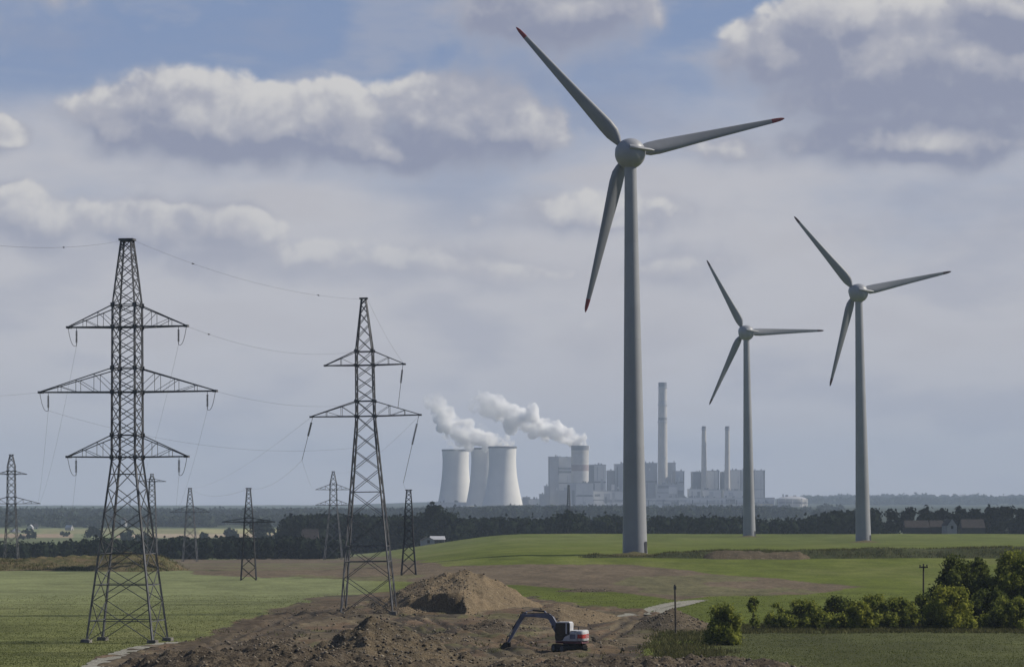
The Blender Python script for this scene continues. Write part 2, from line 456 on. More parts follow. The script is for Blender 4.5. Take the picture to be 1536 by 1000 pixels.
RUTS = [[(640, 992), (700, 972), (770, 962), (815, 975)], [(300, 985), (380, 950), (470, 915), (540, 905), (620, 925), (720, 948), (800, 958)], [(880, 968), (930, 945), (975, 925), (1000, 912)], [(560, 935), (650, 950), (740, 975), (800, 990)], [(430, 930), (520, 922), (600, 935), (700, 962)]]
def ruts(X, Y):
    out = np.zeros(X.shape)
    m = (Y > 200) & (Y < 420)
    x, y = X[m], Y[m]; o = np.zeros(x.shape)
    for ln in RUTS:
        pts = []
        for (u, v) in ln:
            yy = CAMH * F / (v - PY0); pts.append(((u - PX0) * yy / F, yy))
        for (a, b) in zip(pts[:-1], pts[1:]):
            dx, dy = b[0] - a[0], b[1] - a[1]; L2 = dx*dx + dy*dy; L = math.sqrt(L2)
            t = np.clip(((x - a[0]) * dx + (y - a[1]) * dy) / L2, 0, 1)
            side_ = ((x - a[0]) * -dy + (y - a[1]) * dx) / L + .5 * fbm(x / 6, y / 6, 171, 2)
            end = np.hypot(x - a[0] - t * dx, y - a[1] - t * dy) < 3
            for off in (-1.0, 1.0):
                o = np.maximum(o, end * np.exp(-((side_ - off) / .42) ** 2))
    out[m] = o
    return out
def ground():
    us = np.concatenate([np.linspace(-9000, -700, 26)[:-1], np.linspace(-700, -40, 45)[:-1], np.arange(-40, 1580, 4.0), np.linspace(1580, 2300, 45)[1:], np.linspace(2300, 10500, 26)[1:]])
    ys = [-60, -20, 20, 60, 100, 130, 150, 165]
    y = 176.0
    while y < 420: ys.append(y); y += .55
    while y < 1250: ys.append(y); y *= 1.0034
    while y < 26000: ys.append(y); y *= 1.022
    ys = np.array(ys, float)
    U, Y = np.meshgrid(us, ys)
    X = (U - PX0) / F * np.maximum(Y, 120.0)
    Z = terrain(X, Y)
    u = uof(X, Y)
    v = PY0 + (CAMH - Z) * F / np.maximum(Y, 40.0)
    # roughness in the works area
    wu = u + 22 * fbm(X / 5, Y / 7, 21, 4); wv = v + 7 * fbm(X / 5 + 40, Y / 7, 22, 4)
    dirt = inpoly(wu, wv, DIRT).astype(float)
    far_w = np.clip(Y / 500, .3, 1)
    dark = inpoly(wu, wv, DIRT_DARK).astype(float)
    pl = inpoly(u + 30 * fbm(X / 14, Y / 30, 31, 4), v + 3.0 * fbm(X / 14, Y / 30, 32, 4), PLOUGH).astype(float)
    rough = dirt * (sstep(190, 230, Y) * (1 - sstep(360, 400, Y)))
    Z = Z + rough * (.22 * fbm(X / 2.2, Y / 2.2, 41, 4, .6) + .55 * np.abs(fbm(X / 6, Y / 6, 42, 3))) - rough * .15
    rut = ruts(X, Y) * rough
    Z = Z - .22 * rut + .10 * rough * ruts(X + .9, Y + .3)
    Z = Z + pl * .16 * fbm(X / 1.6, Y / 3.0, 43, 3)
    V = np.stack([X, Y, Z], -1).reshape(-1, 3)
    nr, nc = X.shape
    i = np.arange(nr * nc).reshape(nr, nc)
    Fc = np.stack([i[:-1, :-1], i[:-1, 1:], i[1:, 1:], i[1:, :-1]], -1).reshape(-1, 4)
    me = np_mesh('ground', V, Fc)
    # colours of each surface, cloud shade included
    b = sstep(420, 760, u)[..., None]
    gl = np.array([.132, .146, .050]); gr = np.array([.090, .112, .016])
    C = gl * (1 - b) + gr * b
    n1 = fbm(X / 18, Y / 60, 51, 4)[..., None]; n2 = fbm(X / 3.5, Y / 10, 52, 4)[..., None]; n3 = fbm(X / 70, Y / 160, 53, 3)[..., None]
    C = C * (1 + .22 * n1 + .22 * n2 + .15 * n3)
    dry = np.clip(n1 * 1.3 + .4 * n2 - .1, 0, 1)
    C = C * (1 - .4 * dry) + np.array([.17, .155, .075]) * .4 * dry
    shd = ((u > 1060 + 20 * fbm(X / 8, Y / 8, 63, 2)) & (Y < 290 + 6 * fbm(X / 10, Y / 10, 64, 2)))[..., None]  # cloud shade painted into the near right field
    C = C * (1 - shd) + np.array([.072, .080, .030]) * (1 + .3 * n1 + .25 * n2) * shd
    pale = (sstep(290, 420, Y) * (1 - sstep(520, 600, u)))[..., None]
    C = C * (1 - pale) + np.array([.165, .185, .085]) * (1 + .22 * n1 + .2 * n2) * pale
    # mown lanes and worn lines in the left field
    lane = (np.abs(fbm(X / 90, Y / 9, 61, 2)) < .05)[..., None] * (u < 520)[..., None]
    C = C * (1 - .25 * lane)
    def lay(mask, c, f=1.0):
        nonlocal C
        mm = mask[..., None] * f
        C = C * (1 - mm) + np.array(c) * mm * (1 + .25 * n2 + .15 * n1)
    lay(pl, (.115, .088, .062), .95)
    lay(pl * (fbm(X / 30, Y / 60, 71, 4) > .12), (.11, .115, .05), .55)
    lay(dirt, (.103, .083, .055), 1.0)
    lay(dirt * (fbm(X / 6, Y / 9, 72, 4) > .1), (.155, .125, .08), .7)
    lay(dirt * (fbm(X / 9, Y / 12, 73, 4) > .22), (.085, .085, .035), .6)
    lay(dirt * (fbm(X / 5, Y / 8, 74, 4) > .18), (.115, .076, .050), .7)
    lay(dirt * (fbm(X / 4, Y / 9, 75, 4) > .3), (.055, .045, .036), .8)
    lay(dark * dirt, (.075, .058, .040), .85)
    lay(rut, (.050, .042, .035), .85)
    edge = dirt * (1 - inpoly(wu + 10, wv + 5, DIRT)) * (u < 560)
    lay(np.clip(edge, 0, 1), (.24, .21, .15), .7)
    for (a, c, y0, y1, rgbv) in STRIPS:
        lay(((u + 8 * fbm(X / 40, Y / 40, 81, 2) > a) & (u < c) & (v > y0) & (v < y1) & (Y > 1400)).astype(float), rgbv, .95)
    lay(((Y > 1210) & (u > 520)).astype(float), (.05, .06, .03), .8)
    lay(((Y > 2950)).astype(float), (.03, .04, .02), .9)
    # slopes of the plant site, pale concrete yards
    lay(((Y > 5200) & (Y < 6200) & (u > 640) & (u < 1260)).astype(float), (.28, .27, .25), .8)
    C = np.clip(C, .004, .9)
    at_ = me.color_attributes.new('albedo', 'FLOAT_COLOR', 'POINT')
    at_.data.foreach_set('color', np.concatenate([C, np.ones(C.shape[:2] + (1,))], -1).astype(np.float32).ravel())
    m = bpy.data.materials.new('field_and_soil'); m.use_nodes = True
    nt = m.node_tree; N = NT(nt); bs = nt.nodes['Principled BSDF']
    bs.inputs['Roughness'].default_value = .95; bs.inputs['Specular IOR Level'].default_value = .12
    ca = N.n('ShaderNodeVertexColor', layer_name='albedo')
    t = N.n('ShaderNodeTexCoord')
    k1 = N.noise(t.outputs['Object'], 1.6, 7, .78); k2 = N.noise(t.outputs['Object'], .12, 5, .6)
    f = N.m('MULTIPLY', N.ramp(k1, .28, .72, .40, 1.60, False), N.ramp(k2, .3, .7, .82, 1.18, False))
    c = N.vm('MULTIPLY', ca.outputs['Color'], N.comb(f, f, f))
    nt.links.new(c, bs.inputs['Base Color'])
    bp = N.n('ShaderNodeBump'); bp.inputs['Distance'].default_value = .10; bp.inputs['Strength'].default_value = .8
    nt.links.new(k1, bp.inputs['Height']); nt.links.new(bp.outputs[0], bs.inputs['Normal'])
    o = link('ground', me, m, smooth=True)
    tag(o, 'green fields and bare earth of the open plain', 'ground', kind='structure')
    return o
ground()

# ---------------------------------------------------------------- heaps of soil
HEAPS = []
def heap(name, label, m, x0, x1, y0, y1, fn, step=.3, cat='spoil heap', lump=.25, lscale=1.1, seed=0, group=None, ridge=0.0):
    xs = np.arange(x0, x1 + step, step); ys = np.arange(y0, y1 + step, step)
    X, Y = np.meshgrid(xs, ys)
    g = terrain(X, Y)
    H = fn(X, Y)
    k = np.clip(H / .8, 0, 1)
    H = H + k * (lump * fbm(X / lscale, Y / lscale, 100 + seed, 4, .62) + lump * 1.2 * fbm(X / 4, Y / 4, 120 + seed, 3))
    if ridge: H = H + k * ridge * (np.abs(fbm(X / 2.2, Y / 5.0, 140 + seed, 3)) - .2)
    Z = g + H - .12
    keep = H > -.25
    V = np.stack([X, Y, np.where(keep, Z, g - .6)], -1).reshape(-1, 3)
    nr, nc = X.shape
    i = np.arange(nr * nc).reshape(nr, nc)
    kq = (H[:-1, :-1] > -.5) | (H[1:, 1:] > -.5) | (H[1:, :-1] > -.5) | (H[:-1, 1:] > -.5)
    Fc = np.stack([i[:-1, :-1], i[:-1, 1:], i[1:, 1:], i[1:, :-1]], -1)[kq].reshape(-1, 4)
    used = np.unique(Fc); remap = np.zeros(nr * nc, int); remap[used] = np.arange(len(used))
    me = np_mesh(name, V[used], remap[Fc])
    o = link(name, me, m, smooth=True)
    tag(o, label, cat, group)
    HEAPS.append((X[keep & (H > .15)], Y[keep & (H > .15)], Z[keep & (H > .15)], name))
    return o
def cone(cx, cy, h, sx, sy, p=1.0):
    return lambda X, Y: h * (1 - (((X - cx) / sx) ** 2 + ((Y - cy) / sy) ** 2) ** .5 * p)
def ridge_fn(pts, slope_n, slope_f):
    """pts: (x, y, height) crest polyline; height falls away with the given slopes towards and away from the camera"""
    pts = np.array(pts, float)
    def f(X, Y):
        yc = np.interp(X, pts[:, 0], pts[:, 1]); hc = np.interp(X, pts[:, 0], pts[:, 2], left=-3, right=-3)
        d = Y - yc
        return hc - np.where(d < 0, -d * slope_n, d * slope_f)
    return f
def X_(px, Y): return (px - PX0) * Y / F

# near centre heap
Yh = 235.0
heap('spoil_heap', 'near brown rubble heap below the two-armed pylon, pointed crest', M['soil_mid'], X_(380, Yh), X_(775, Yh), 214, 256,
     ridge_fn([(X_(390, Yh), 230, -.5), (X_(450, Yh), 232, 1.1), (X_(500, Yh), 234, 2.3), (X_(530, Yh), 235, 3.1), (X_(556, Yh), 235, 3.75), (X_(600, Yh), 235, 3.1), (X_(650, Yh), 234, 2.1), (X_(710, Yh), 233, .9), (X_(765, Yh), 232, -.5)], .24, .5), .2, lump=.42, lscale=1.3, seed=1, ridge=.9)
# big heap with a cut face
Yb = 345.0
def big(X, Y):
    u = uof(X, Y)
    crest = np.interp(u, [525, 562, 600, 640, 700, 725, 760, 800, 830], [-.7, .9, 2.6, 4.0, 4.8, 4.6, 2.9, .9, -.6])
    yc = 352.0
    d = Y - yc
    back = crest - d * .5
    front = crest + d * np.interp(u, [560, 690, 720, 800], [.10, .14, .24, .30])
    # steep dug face under the stony side
    cut = np.interp(u + 5 * fbm(X / 1.5, Y / 1.5, 207, 3), [588, 625, 668, 688, 697], [0, .45, .8, 1, 0])
    edge = 336.5 + np.interp(u, [600, 690], [0.9, -.4]) + .8 * fbm(X / 2.5, Y * 0, 208, 3)
    steep = np.maximum(front - np.clip((edge - Y), 0, 9) * 6.0, -1)
    front = front * (1 - cut) + steep * cut
    front = front - np.clip(334 - Y, 0, 99) * .28
    return np.where(d > 0, back, front)
heap('spoil_heap', 'largest soil heap beside the two-armed pylon, stony left, smooth tan right slope', M['soil_tan'], X_(505, 360), X_(850, 360), 316, 366, big, .25, lump=.34, lscale=1.2, seed=2, ridge=.3)
heap('spoil_heap', 'tan dug-out heap just behind the excavator boom', M['soil_tan'], X_(745, 310), X_(975, 310), 288, 330,
     ridge_fn([(X_(755, 312), 308, -.6), (X_(790, 312), 310, .9), (X_(838, 312), 313, 2.3), (X_(880, 312), 312, 1.6), (X_(920, 312), 312, .9), (X_(965, 312), 312, -.5)], .16, .4), .25, lump=.16, lscale=1.1, seed=3)
heap('spoil_heap', 'low brown cone of soil behind the leaning timber post', M['soil_mid'], X_(925, 298), X_(1085, 298), 276, 316,
     cone(X_(1010, 298), 298, 2.25, 4.9, 13), .25, lump=.10, seed=4)
heap('spoil_bank', 'rough bank of dark earth clods along the front of the works', M['soil_dark'], X_(60, 222), X_(1330, 222), 204, 233,
     lambda X, Y: np.interp(uof(X, Y), [80, 150, 240, 300, 420, 560, 650, 700, 760, 850, 950, 1050, 1130, 1210, 1290], [-.4, .5, 1.4, 1.9, 1.95, 1.5, .85, .6, .9, 1.1, 1.2, 1.35, 1.1, .5, -.5]) - np.abs(Y - 219) * .17 + .4 * fbm(X / 3.0, Y / 3, 77, 3), .22, cat='earth bank', lump=.42, lscale=1.0, seed=5, ridge=.6)
heap('spoil_bank', 'long grassy earth bank at the edge of the left field', M['soil_grassy'], X_(-420, 560), X_(330, 560), 528, 610,
     lambda X, Y: np.interp(uof(X, Y), [-400, -100, 60, 130, 200, 235, 262, 300], [3.0, 2.9, 2.8, 3.2, 3.9, 3.7, 1.9, -.6]) - np.where(Y < 562, (562 - Y) * .13, (Y - 562) * .25), .6, cat='earth bank', lump=.4, lscale=2.2, seed=6, ridge=.5)
heap('spoil_bank', 'low dark weedy berm in front of the tallest wind turbine', M['soil_weedy'], X_(850, 545), X_(1700, 545), 526, 566,
     lambda X, Y: np.interp(uof(X, Y), [850, 890, 935, 980, 1010, 1050, 1200, 1300, 1400, 1536, 1700], [-.4, .6, .3, .45, 1.1, 1.5, 1.4, 1.9, 1.8, 2.2, 2.2]) - np.abs(Y - 546) * np.where(Y < 546, .40, .05), .6, cat='earth bank', lump=.28, lscale=2.0, seed=7)
heap('spoil_heap', 'reddish bare soil strip heap on the berm between two turbines', M['soil_mid'], X_(1035, 541), X_(1240, 541), 534, 552,
     lambda X, Y: np.interp(uof(X, Y), [1045, 1070, 1110, 1150, 1200, 1225], [-.3, 1.6, 1.9, 1.5, 1.7, -.3]) - np.abs(Y - 543.5) * .35, .45, lump=.25, lscale=1.4, seed=8)
for k, (u_, Y_, h_, s_, lab) in enumerate([(640, 375, 1.9, 9, 'dark weedy mound of earth behind the stony heap'), (735, 352, .0, 4, None), (880, 405, .55, 6, 'flat dark clod pile at the edge of the brown field'), (725, 410, .5, 5, 'small flat clod pile on the brown field')]):
    if lab is None: continue
    x_ = X_(u_, Y_)
    heap('spoil_heap', lab, M['soil_dark'], x_ - s_ * 1.1, x_ + s_ * 1.1, Y_ - s_, Y_ + s_, cone(x_, Y_, h_, s_, s_ * .8), .3, lump=.2, seed=20 + k)
for k, (u_, Y_, h_, sx_, sy_, lab) in enumerate([(662, 268, 1.0, 4.5, 7, 'low dark hump of clods left of the excavator bucket'), (735, 291, 1.1, 5.5, 6, 'dark hump of soil at the foot of the tan heap slope'), (905, 262, .7, 3.5, 5, 'small clod hump just right of the excavator tracks'), (395, 262, .8, 5, 6, 'low brown hump between the nearest pylon and the rubble heap'), (795, 236, .9, 4, 4, 'ragged clod hump in front of the excavator')]):
    x_ = X_(u_, Y_)
    heap('spoil_heap', lab, M[('soil_mid', 'soil_dark')[k % 2]], x_ - sx_ * 1.1, x_ + sx_ * 1.1, Y_ - sy_, Y_ + sy_, cone(x_, Y_, h_, sx_, sy_ * .9), .22, lump=.34, lscale=1.2, seed=160 + k, ridge=.5)
# piers of earth under the two-armed pylon
for k, u_ in enumerate((517, 591)):
    x_ = X_(u_, 336)
    heap('spoil_heap', 'small dark earth mound under the %s leg of the two-armed pylon' % ('left', 'right')[k], M['soil_dark'], x_ - 3.2, x_ + 3.2, 330.5, 341, cone(x_ + (.7, -.3)[k], 336, 1.0, 2.7, 4.5), .2, lump=.12, seed=30 + k)

# broken stones lying on the heaps and over the works
def stones():
    base = np.array([(0, 0, 1), (.9, 0, .2), (.2, .9, .25), (-.8, .4, .1), (-.5, -.8, .15), (.5, -.7, .1), (.1, .1, -.8)], float)
    tri = np.array([(0,1,2),(0,2,3),(0,3,4),(0,4,5),(0,5,1),(6,2,1),(6,3,2),(6,4,3),(6,5,4),(6,1,5)])
    P, S = [], []
    want = {'near': 1500}
    for (X, Y, Z, nm) in HEAPS:
        if len(X) == 0 or Y.mean() > 420: continue
        area = len(X)
        u = uof(X, Y)
        w = np.ones(area); few = .25 if 300 < Y.mean() < 316 else 1.0
        if 335 < Y.mean() < 350: w = np.where((u < 705), 1.0, .08)
        n = int(min(4200, area * .20) * few)
        j = rng.choice(area, n, p=w / w.sum())
        P.append(np.stack([X[j], Y[j], Z[j]], -1)); S.append(.06 + .19 * rng.random(n) ** 2.4)
    # loose on the bare ground
    n = 3000
    u = rng.uniform(150, 1200, n); Y = rng.uniform(222, 360, n); X = (u - PX0) * Y / F
    v = PY0 + CAMH * F / Y
    ok = inpoly(u, v, DIRT); X, Y = X[ok], Y[ok]
    P.append(np.stack([X, Y, terrain(X, Y) + .02], -1)); S.append(.06 + .20 * rng.random(len(X)) ** 3)
    P = np.concatenate(P); S = np.concatenate(S); n = len(P)
    th = rng.uniform(0, 6.28, n); c, s = np.cos(th), np.sin(th)
    jit = base[None] * rng.uniform(.6, 1.25, (n, 7, 1)) * (S[:, None, None] * np.array([1, 1, .75]))
    rx = jit[..., 0] * c[:, None] - jit[..., 1] * s[:, None]; ry = jit[..., 0] * s[:, None] + jit[..., 1] * c[:, None]
    V = np.stack([rx, ry, jit[..., 2]], -1) + P[:, None]
    Fc = (tri[None] + (np.arange(n) * 7)[:, None, None]).reshape(-1, 3)
    o = link('rubble', np_mesh('rubble', V.reshape(-1, 3), Fc), M['stone'])
    tag(o, 'broken stones scattered over the soil heaps and bare ground', 'rubble', kind='stuff')
stones()

# gravel track, two wheel lanes over the grass
def track(name, pts, w, m, label):
    V, Fc = [], []
    dense = []
    for (a, b) in zip(pts[:-1], pts[1:]):
        for t in np.linspace(0, 1, 14)[:-1]: dense.append((a[0] + (b[0]-a[0])*t, a[1] + (b[1]-a[1])*t))
    dense.append(pts[-1])
    for k, (u, v) in enumerate(dense):
        Y = CAMH * F / (v - PY0)
        for _ in range(4): 
            X = X_(u, Y); Y = (CAMH - tz(X, Y)) * F / (v - PY0)
        X = X_(u, Y)
        ww = w * (1 + .35 * math.sin(k * 1.7) * random.random())
        for s in (-1, 0, 1):
            xx = X + s * ww; V.append((xx, Y, tz(xx, Y) + .07))
    for k in range(len(dense) - 1):
        for j in (0, 1):
            a = 3 * k + j; Fc.append((a, a + 1, a + 4, a + 3))
    o = link(name, np_mesh(name, V, Fc), m)
    tag(o, label, 'track', kind='structure')
track('gravel_track', [(930, 926), (965, 917), (985, 911), (1005, 906), (1030, 902), (1052, 900)], 1.1, M['gravel'], 'pale gravel track crossing the grass behind the timber post')
track('gravel_track', [(975, 922), (1000, 913), (1022, 908), (1050, 901)], .8, M['gravel'], 'narrow second lane of the pale gravel track')
track('footpath', [(120, 1012), (150, 993), (178, 981), (210, 971), (262, 963)], .9, M['gravel'], 'worn pale path running past the foot of the nearest pylon')

# ---------------------------------------------------------------- foliage
def leaves(clumps, n_per_area, size, seed=0, squash=1.0, inner=.7):
    """many leaf-sized quads spread over the shells of the given clumps (x, y, z, r)"""
    g = np.random.default_rng(seed)
    Vs = []
    for (x, y, z, r) in clumps:
        n = max(6, int(n_per_area * r * r))
        d = g.normal(size=(n, 3)); d /= np.linalg.norm(d, axis=1)[:, None]
        rad = r * (inner + (1.08 - inner) * g.random(n) ** .6) * np.where(g.random(n) < .14, g.uniform(1.0, 1.5, n), 1.0)
        p = np.array([x, y, z]) + d * rad[:, None] * np.array([1, 1, squash])
        nn = d + .9 * g.normal(size=(n, 3)); nn /= np.linalg.norm(nn, axis=1)[:, None]
        t = np.cross(nn, g.normal(size=(n, 3))); t /= np.linalg.norm(t, axis=1)[:, None]
        b = np.cross(nn, t)
        s = size * g.uniform(.55, 1.35, n)[:, None]
        Vs.append(np.stack([p - t*s - b*s*.7, p + t*s - b*s*.55, p + t*s*.7 + b*s*.7, p - t*s*.6 + b*s*.6], 1))
    V = np.concatenate(Vs).reshape(-1, 3)
    return V, np.arange(len(V)).reshape(-1, 4)
def core(clumps, k=.72):
    """dark inner masses so a dense crown is not see-through everywhere"""
    mb = MB()
    for (x, y, z, r) in clumps:
        r2 = r * k
        mb.lathe([(.05*r2, -r2), (.62*r2, -.75*r2), (.98*r2, -.1*r2), (.8*r2, .55*r2), (.05*r2, .95*r2)], 7, (x, y, z))
    V = np.array(mb.v)
    quads = [f for f in mb.f if len(f) == 4]
    return V, np.array(quads)
def crown_mesh(name, clumps, dens_, size, seed=0, k=.7):
    V, Fq = leaves(clumps, dens_, size, seed)
    V2, F2 = core(clumps, k)
    return np_mesh(name, np.concatenate([V, V2]), np.concatenate([Fq, F2 + len(V)]))
def make_clumps(w, h, z0, n, seed, dep=None, top=1.0, rmul=1.0):
    g = random.Random(seed); dep = dep or w
    out = []
    for k in range(n):
        a = g.uniform(0, 6.28); t = g.random()
        zz = z0 + h * (.12 + .76 * t)
        prof = math.sin(math.pi * min(1, (.24 + .70 * t))) ** .55
        rr = math.sqrt(g.random()) * .72
        x = math.cos(a) * rr * w / 2 * prof; y = math.sin(a) * rr * dep / 2 * prof
        r = min(w, h) * g.uniform(.13, .26) * rmul
        zz = max(min(zz, z0 + h - r * .9), z0 + r * .5)
        out.append((x, y, zz, r))
    return out
def trunk_mb(h, r, n=3, seed=0, spread=1.0):
    g = random.Random(seed); mb = MB()
    mb.tube((0, 0, -.3), (.05 * h * g.uniform(-1, 1), 0, h * .6), r, r * .55, n=8, cap=False)
    for k in range(n):
        a = g.uniform(0, 6.28)
        mb.tube((0, 0, h * g.uniform(.25, .5)), (math.cos(a) * spread * .3 * h, math.sin(a) * spread * .3 * h, h * g.uniform(.65, .9)), r * .5, r * .15, n=6, cap=False)
    return mb
def tree(px, py_base, py_top, wpx, Y, m, name, label, cat, group=None, dens_=22, leaf=.3, n=16, seed=0, z0f=.18, dep=None, ground_z=None, rmul=1.0):
    X = X_(px, Y)
    zb = tz(X, Y) if ground_z is None else ground_z
    ztop = CAMH - (py_top - PY0) * Y / F
    h = max(1.0, ztop - zb); w = wpx * Y / F
    t = empty(name, (X, Y, zb), label, cat, group)
    cl = make_clumps(w, h * (1 - z0f), h * z0f, n, seed, dep, 1.0, rmul)
    link('crown', crown_mesh('crown', cl, dens_, leaf, seed), m, t)
    trunk_mb(h, max(.06, h * .022), 4, seed, min(1.2, w / h)).build('trunk', M['bark'], t)
    return t

HG = 'bushes in the hedge row on the right'
hedge = [  # px, base, top, width, Y, mat, label
 (1085, 972, 903, 66, 262, 'leaf_mid', 'rounded green bush standing alone at the left end of hedge'),
 (1130, 942, 888, 30, 288, 'leaf_mid', 'thin upright sapling between the lone bush and the hedge row'),
 (1168, 942, 901, 62, 297, 'leaf_mid', 'first low bush of the hedge row, right of the sapling'),
 (1208, 942, 898, 78, 295, 'leaf_mid', 'second bush of the hedge row, paler on its right side'),
 (1256, 942, 892, 92, 298, 'leaf_dark', 'darker rounded bush in the middle of the hedge row'),
 (1288, 942, 900, 60, 293, 'leaf_light', 'pale low bush filling the middle of the hedge row'),
 (1314, 942, 891, 82, 298, 'leaf_mid', 'bush in the hedge row left of the bush at the pole'),
 (1350, 942, 895, 78, 296, 'leaf_mid', 'broad bush in front of the utility pole'),
 (1384, 942, 890, 70, 301, 'leaf_dark', 'dark bush just behind the tall pale bush by the pole'),
 (1426, 943, 878, 100, 292, 'leaf_light', 'tall pale yellow green bush in front of the dark trees'),
 (1480, 943, 882, 96, 299, 'leaf_dark', 'dark bush between the tall pale bush and the frame edge'),
 (1522, 943, 892, 90, 293, 'leaf_mid', 'low green bush below the big tree at the frame edge'),
]
for k, (px, pb, pt, w, Y, m, lab) in enumerate(hedge):
    thin = 'sapling' in lab
    tree(px, pb, pt, w, Y, M[m], 'sapling' if thin else 'bush', lab, 'sapling' if thin else 'bush', None if thin else HG,
         dens_=(150 if thin else 230), leaf=.10, n=(24 if thin else 46), seed=40 + k, z0f=-.06, dep=w * Y / F * 1.1, rmul=(.62 if thin else .72))
for k, (px, pt, w, Y, m, lab) in enumerate([(1445, 832, 122, 308, 'leaf_dark', 'dark round tree rising behind the tall pale bush'), (1532, 826, 140, 305, 'leaf_mid', 'big leafy tree cut by the right frame edge')]):
    tree(px, 0, pt, w, Y, M[m], 'broadleaf_tree', lab, 'tree', 'trees behind the hedge row', dens_=190, leaf=.13, n=70, seed=60 + k, z0f=.05, rmul=.62)

ug = random.Random(5); ucl = []
for k in range(150):
    u_ = ug.uniform(1150, 1560); Y_ = ug.uniform(292, 299); r_ = ug.uniform(.35, .8)
    x_ = X_(u_, Y_); ucl.append((x_, Y_, tz(x_, Y_) + ug.uniform(.2, 1.5), r_))
tag(link('undergrowth', crown_mesh('undergrowth', ucl, 230, .10, 77, .6), M['leaf_mid']), 'low leafy undergrowth joining the bushes of the hedge row', 'undergrowth', kind='stuff')

# ---- the dark wood beyond the crest
def forest(name, label, m, bands, dens_, size, seed, cat='forest'):
    """bands: list of (u0, u1, Y0, Y1, count, width m, [(u, top py) ...])"""
    g = random.Random(seed)
    cl = []
    for (u0, u1, Y0, Y1, cnt, wid, tops) in bands:
        tops = np.array(tops, float)
        for k in range(cnt):
            u = g.uniform(u0, u1); Y = g.uniform(Y0, Y1); X = X_(u, Y)
            zb = tz(X, Y)
            ztop = CAMH - (np.interp(u, tops[:, 0], tops[:, 1]) + g.uniform(0, 5) * min(1, 1800 / Y) - PY0) * Y / F
            h = max(wid * .5, ztop - zb)
            w = wid * g.uniform(.7, 1.2)
            nz = max(2, int(h / (w * .55)))
            for j in range(nz):
                t = (j + .5) / nz
                r = w * .5 * (.75 + .35 * math.sin(math.pi * t)) * g.uniform(.8, 1.15)
                cl.append((X + g.uniform(-.25, .25) * w, Y + g.uniform(-.25, .25) * w, min(zb + h * t, zb + h - r), r))
    o = link(name, crown_mesh(name, cl, dens_, size, seed, .8), m)
    tag(o, label, cat, kind='stuff')
    return o
forest('forest', 'dark wood behind the pylons, left of the tallest turbine', M['leaf_far'],
       [(425, 700, 1330, 1420, 110, 9, [(425, 775), (480, 768), (520, 772), (600, 771), (640, 768), (700, 778)]),
        (690, 960, 1340, 1480, 110, 9, [(690, 776), (760, 776), (820, 777), (850, 767), (900, 772), (960, 770)])], 3.0, 1.0, 1)
forest('forest', 'dark belt of trees between the tallest turbine and the right turbine', M['leaf_far'],
       [(950, 1310, 1330, 1450, 150, 9, [(950, 770), (1000, 773), (1050, 774), (1110, 775), (1200, 778), (1225, 771), (1260, 766), (1310, 762)])], 3.0, 1.0, 2)
forest('shrub_belt', 'belt of dark shrubs between the brown field and the valley', M['leaf_far'],
       [(-120, 520, 1040, 1130, 210, 6, [(-120, 812), (60, 812), (150, 806), (240, 806), (330, 804), (420, 803), (520, 806)])], 5.0, .7, 3, 'shrubs')
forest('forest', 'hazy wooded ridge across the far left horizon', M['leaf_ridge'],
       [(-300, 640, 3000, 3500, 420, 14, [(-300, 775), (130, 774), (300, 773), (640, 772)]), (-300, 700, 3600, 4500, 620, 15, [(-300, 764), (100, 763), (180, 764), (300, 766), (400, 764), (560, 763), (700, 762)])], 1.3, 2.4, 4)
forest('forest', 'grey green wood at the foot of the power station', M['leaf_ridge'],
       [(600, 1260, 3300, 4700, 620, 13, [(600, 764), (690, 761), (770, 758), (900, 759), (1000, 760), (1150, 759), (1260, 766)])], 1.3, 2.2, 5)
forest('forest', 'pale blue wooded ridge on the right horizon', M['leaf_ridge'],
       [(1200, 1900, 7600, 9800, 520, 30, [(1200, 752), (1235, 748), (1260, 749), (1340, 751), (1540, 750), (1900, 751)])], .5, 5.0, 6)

TG = 'trees in the row beyond the green field'
row = [(1312, 763, 36), (1338, 764, 30), (1362, 759, 34), (1388, 757, 38), (1412, 761, 30), (1436, 759, 40), (1462, 758, 34), (1486, 757, 42), (1512, 759, 36), (1536, 762, 40), (1570, 760, 40)]
proto = {}
for k, (px, pt, w) in enumerate(row):
    lab = {0: 'dark tree just right of the right-hand turbine tower', 3: 'tall dark tree behind the red roofed barn', 5: 'tall dark tree behind the white gabled house', 7: 'broad dark tree, tallest of the row right of the houses'}.get(k, 'dark broadleaf tree in the row beyond the green field')
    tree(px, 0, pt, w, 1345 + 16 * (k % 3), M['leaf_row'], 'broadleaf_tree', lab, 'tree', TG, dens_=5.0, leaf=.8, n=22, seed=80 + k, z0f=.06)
for k, (px, pt, w, lab) in enumerate([(651, 755, 44, 'tallest dark tree left of the cooling towers'), (674, 762, 40, 'dark tree right of the tallest one near the cooling towers'), (626, 772, 30, 'dark tree behind the small slim pylon'), (851, 765, 26, 'single tree rising beside the faint pylon near the plant')]):
    tree(px, 0, pt, w, 1322, M['leaf_far'], 'broadleaf_tree', lab, 'tree', 'trees standing out of the dark wood', dens_=5.0, leaf=.8, n=22, seed=100 + k, z0f=.06)
